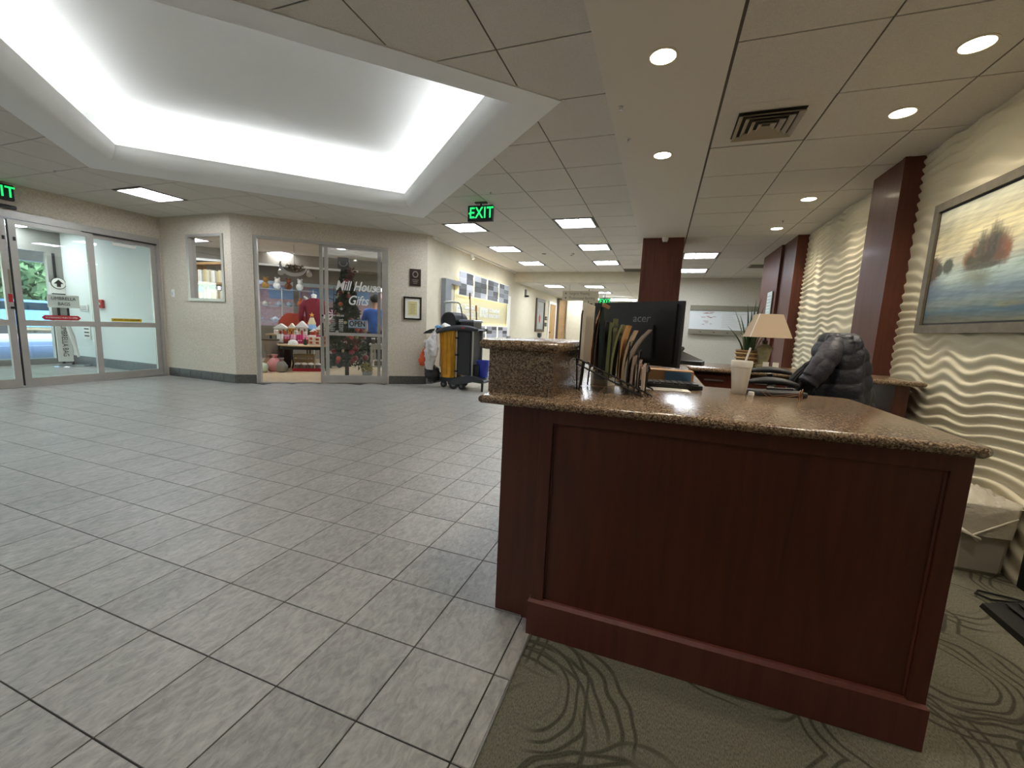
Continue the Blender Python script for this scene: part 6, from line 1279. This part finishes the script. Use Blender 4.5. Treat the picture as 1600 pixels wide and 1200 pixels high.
d4 = MB().box(WX,WX+.04,15.6,15.72,0,2.12).box(WX,WX+.04,16.68,16.8,0,2.12).box(WX,WX+.04,15.6,16.8,2.12,2.22).build('door_4', M_WHITE); struct(d4); d4['_org'] = [0,0,0]; MB().box(WX,WX+.015,15.72,16.68,0,2.12).build('door_leaf', mat('oak_door','#a8875a',.5,var=.1,vscale=5), d4); MB().lathe([(.03,0),(.03,.05)],(WX+.05,15.82,1.0),12).build('handle', mat('brass','#c0a050',.25,metal=.8), d4)
cw = thing('wood_screen', 'tall brown wooden door standing open at the corridor corner', 'door', (-4.0,17.2,0)); MB().obox((-3.98,17.0,1.2),(.36,.06,2.4),(1,.4,0),(-.4,1,0)).build('door_leaf', mat('oak_door','#a8875a',.5), cw); MB().obox((-4.12,16.95,1.2),(.10,.08,2.4),(1,.4,0),(-.4,1,0)).build('dark_edge', mat('brown_frame','#4a3a2a',.4), cw)
struct(MB().box(-3.72,-3.1,16.9,17.0,0,CC).build('wall_nib', M_WALLC))
d5 = MB().box(-3.06,-2.98,17.8,17.86,0,2.1).box(-2.30,-2.22,17.8,17.86,0,2.1).box(-3.06,-2.22,17.8,17.86,2.1,2.18).build('door_5', M_ALU); struct(d5); d5['_org'] = [0,0,0]
for a, c in ((-2.98,-2.645),(-2.635,-2.30)): lf5 = MB().box(a,c,17.82,17.85,0,2.1).build('door_leaf', mat('grey_door','#8d8f86',.5), d5); MB().box(a+.10,a+.24,17.815,17.82,1.2,1.9).build('pane', mat('dark_pane','#4c524e',.2), lf5); MB().box(c-.06,c-.03,17.80,17.82,.95,1.15).build('handle', M_STEEL, lf5)
hs = thing('hanging_sign', 'beige direction sign hanging from the corridor ceiling', 'sign', (-2.28,12.0,2.13)); M_SIGN = mat('sign_beige','#9c9078',.6); MB().box(-2.80,-1.76,11.98,12.02,2.0,2.27).build('board', M_SIGN, hs)
for x in (-2.6,-1.95): MB().cyl((x,12.0,2.27),(x,12.0,CC),.006,n=6).build('chain', M_STEEL, hs)
for txt, z in (('Surgery Waiting',2.20),('Professional Building',2.07)):
    lettering('letters', txt, .115, (-2.60,11.977,z), (1,0,0), (0,0,1), mat('sign_text','#4a4238',.6), hs, align='LEFT', xs=.78); MB().add([(-2.70,11.976,z+.03),(-2.73,11.976,z),(-2.70,11.976,z-.03),(-2.67,11.976,z)],[(0,1,2,3)]).build('arrow', MATS['sign_text'], hs)
bx2 = thing('black_display', 'black hanging display under the direction sign', 'display', (-2.25,13.5,1.95)); MB().box(-2.42,-2.17,13.5,13.56,1.86,2.03).build('screen', M_BLACK, bx2); MB().cyl((-2.3,13.53,2.03),(-2.3,13.53,CC),.01).build('mount', M_BLACK, bx2)
wl = thing('ceiling_light', 'long white light strip deep at the end of the corridor', 'ceiling light', (-1.6,16.5,2.4)); MB().box(-2.4,-1.0,16.3,16.7,2.36,2.40).build('diffuser', M_TROF, wl); MB().box(-2.42,-.98,16.28,16.72,2.40,CC+.005).build('housing', M_WHITE, wl)
# wall map on the rear wall
wm = thing('wall_map', 'wide framed floor plan board with grey bars on the rear wall', 'board', (1.5,11.3,1.55)); MB().box(.62,2.34,11.28,11.35,1.22,1.90).build('board', mat('board_white','#cfd2d2',.5), wm)
for z0, z1 in ((1.78,1.90),(1.20,1.32)): MB().box(.62,2.36,11.25,11.29,z0,z1).build('bar', mat('board_bar','#77715f',.5), wm)
for x in (.9,1.2,1.5,1.8): MB().lathe([(.022,0),(.022,.012)],(x,11.245,1.25),10).build('stud', M_BLACKM, wm)
pv_ = np.random.default_rng(2)
for k in range(14): x, z = .85+.35*pv_.random(), 1.42+.32*pv_.random(); MB().box(x,x+.10*pv_.random()+.03,11.276,11.28,z,z+.012).build('plan_line', mat('plan_red','#9a6a62',.7), wm)
for k in range(9): MB().box(1.35,1.35+.45*pv_.random()+.2,11.276,11.28,1.38+.04*k,1.39+.04*k).build('plan_line', mat('faint_text','#b9b5ad',.8), wm)
cpd = thing('coat_hook', 'small dark camera bracket on the far corridor wall above the monitor', 'bracket', (-.62,11.5,1.95)); MB().box(-.62,-.52,11.30,11.345,1.95,2.02).build('bracket', M_BLACK, cpd); MB().ball((-.57,11.28,2.08),.05).build('dome', M_BLACK, cpd, smooth=True)

# origins kept only for building
for o in C.objects:
    if '_org' in o: del o['_org']
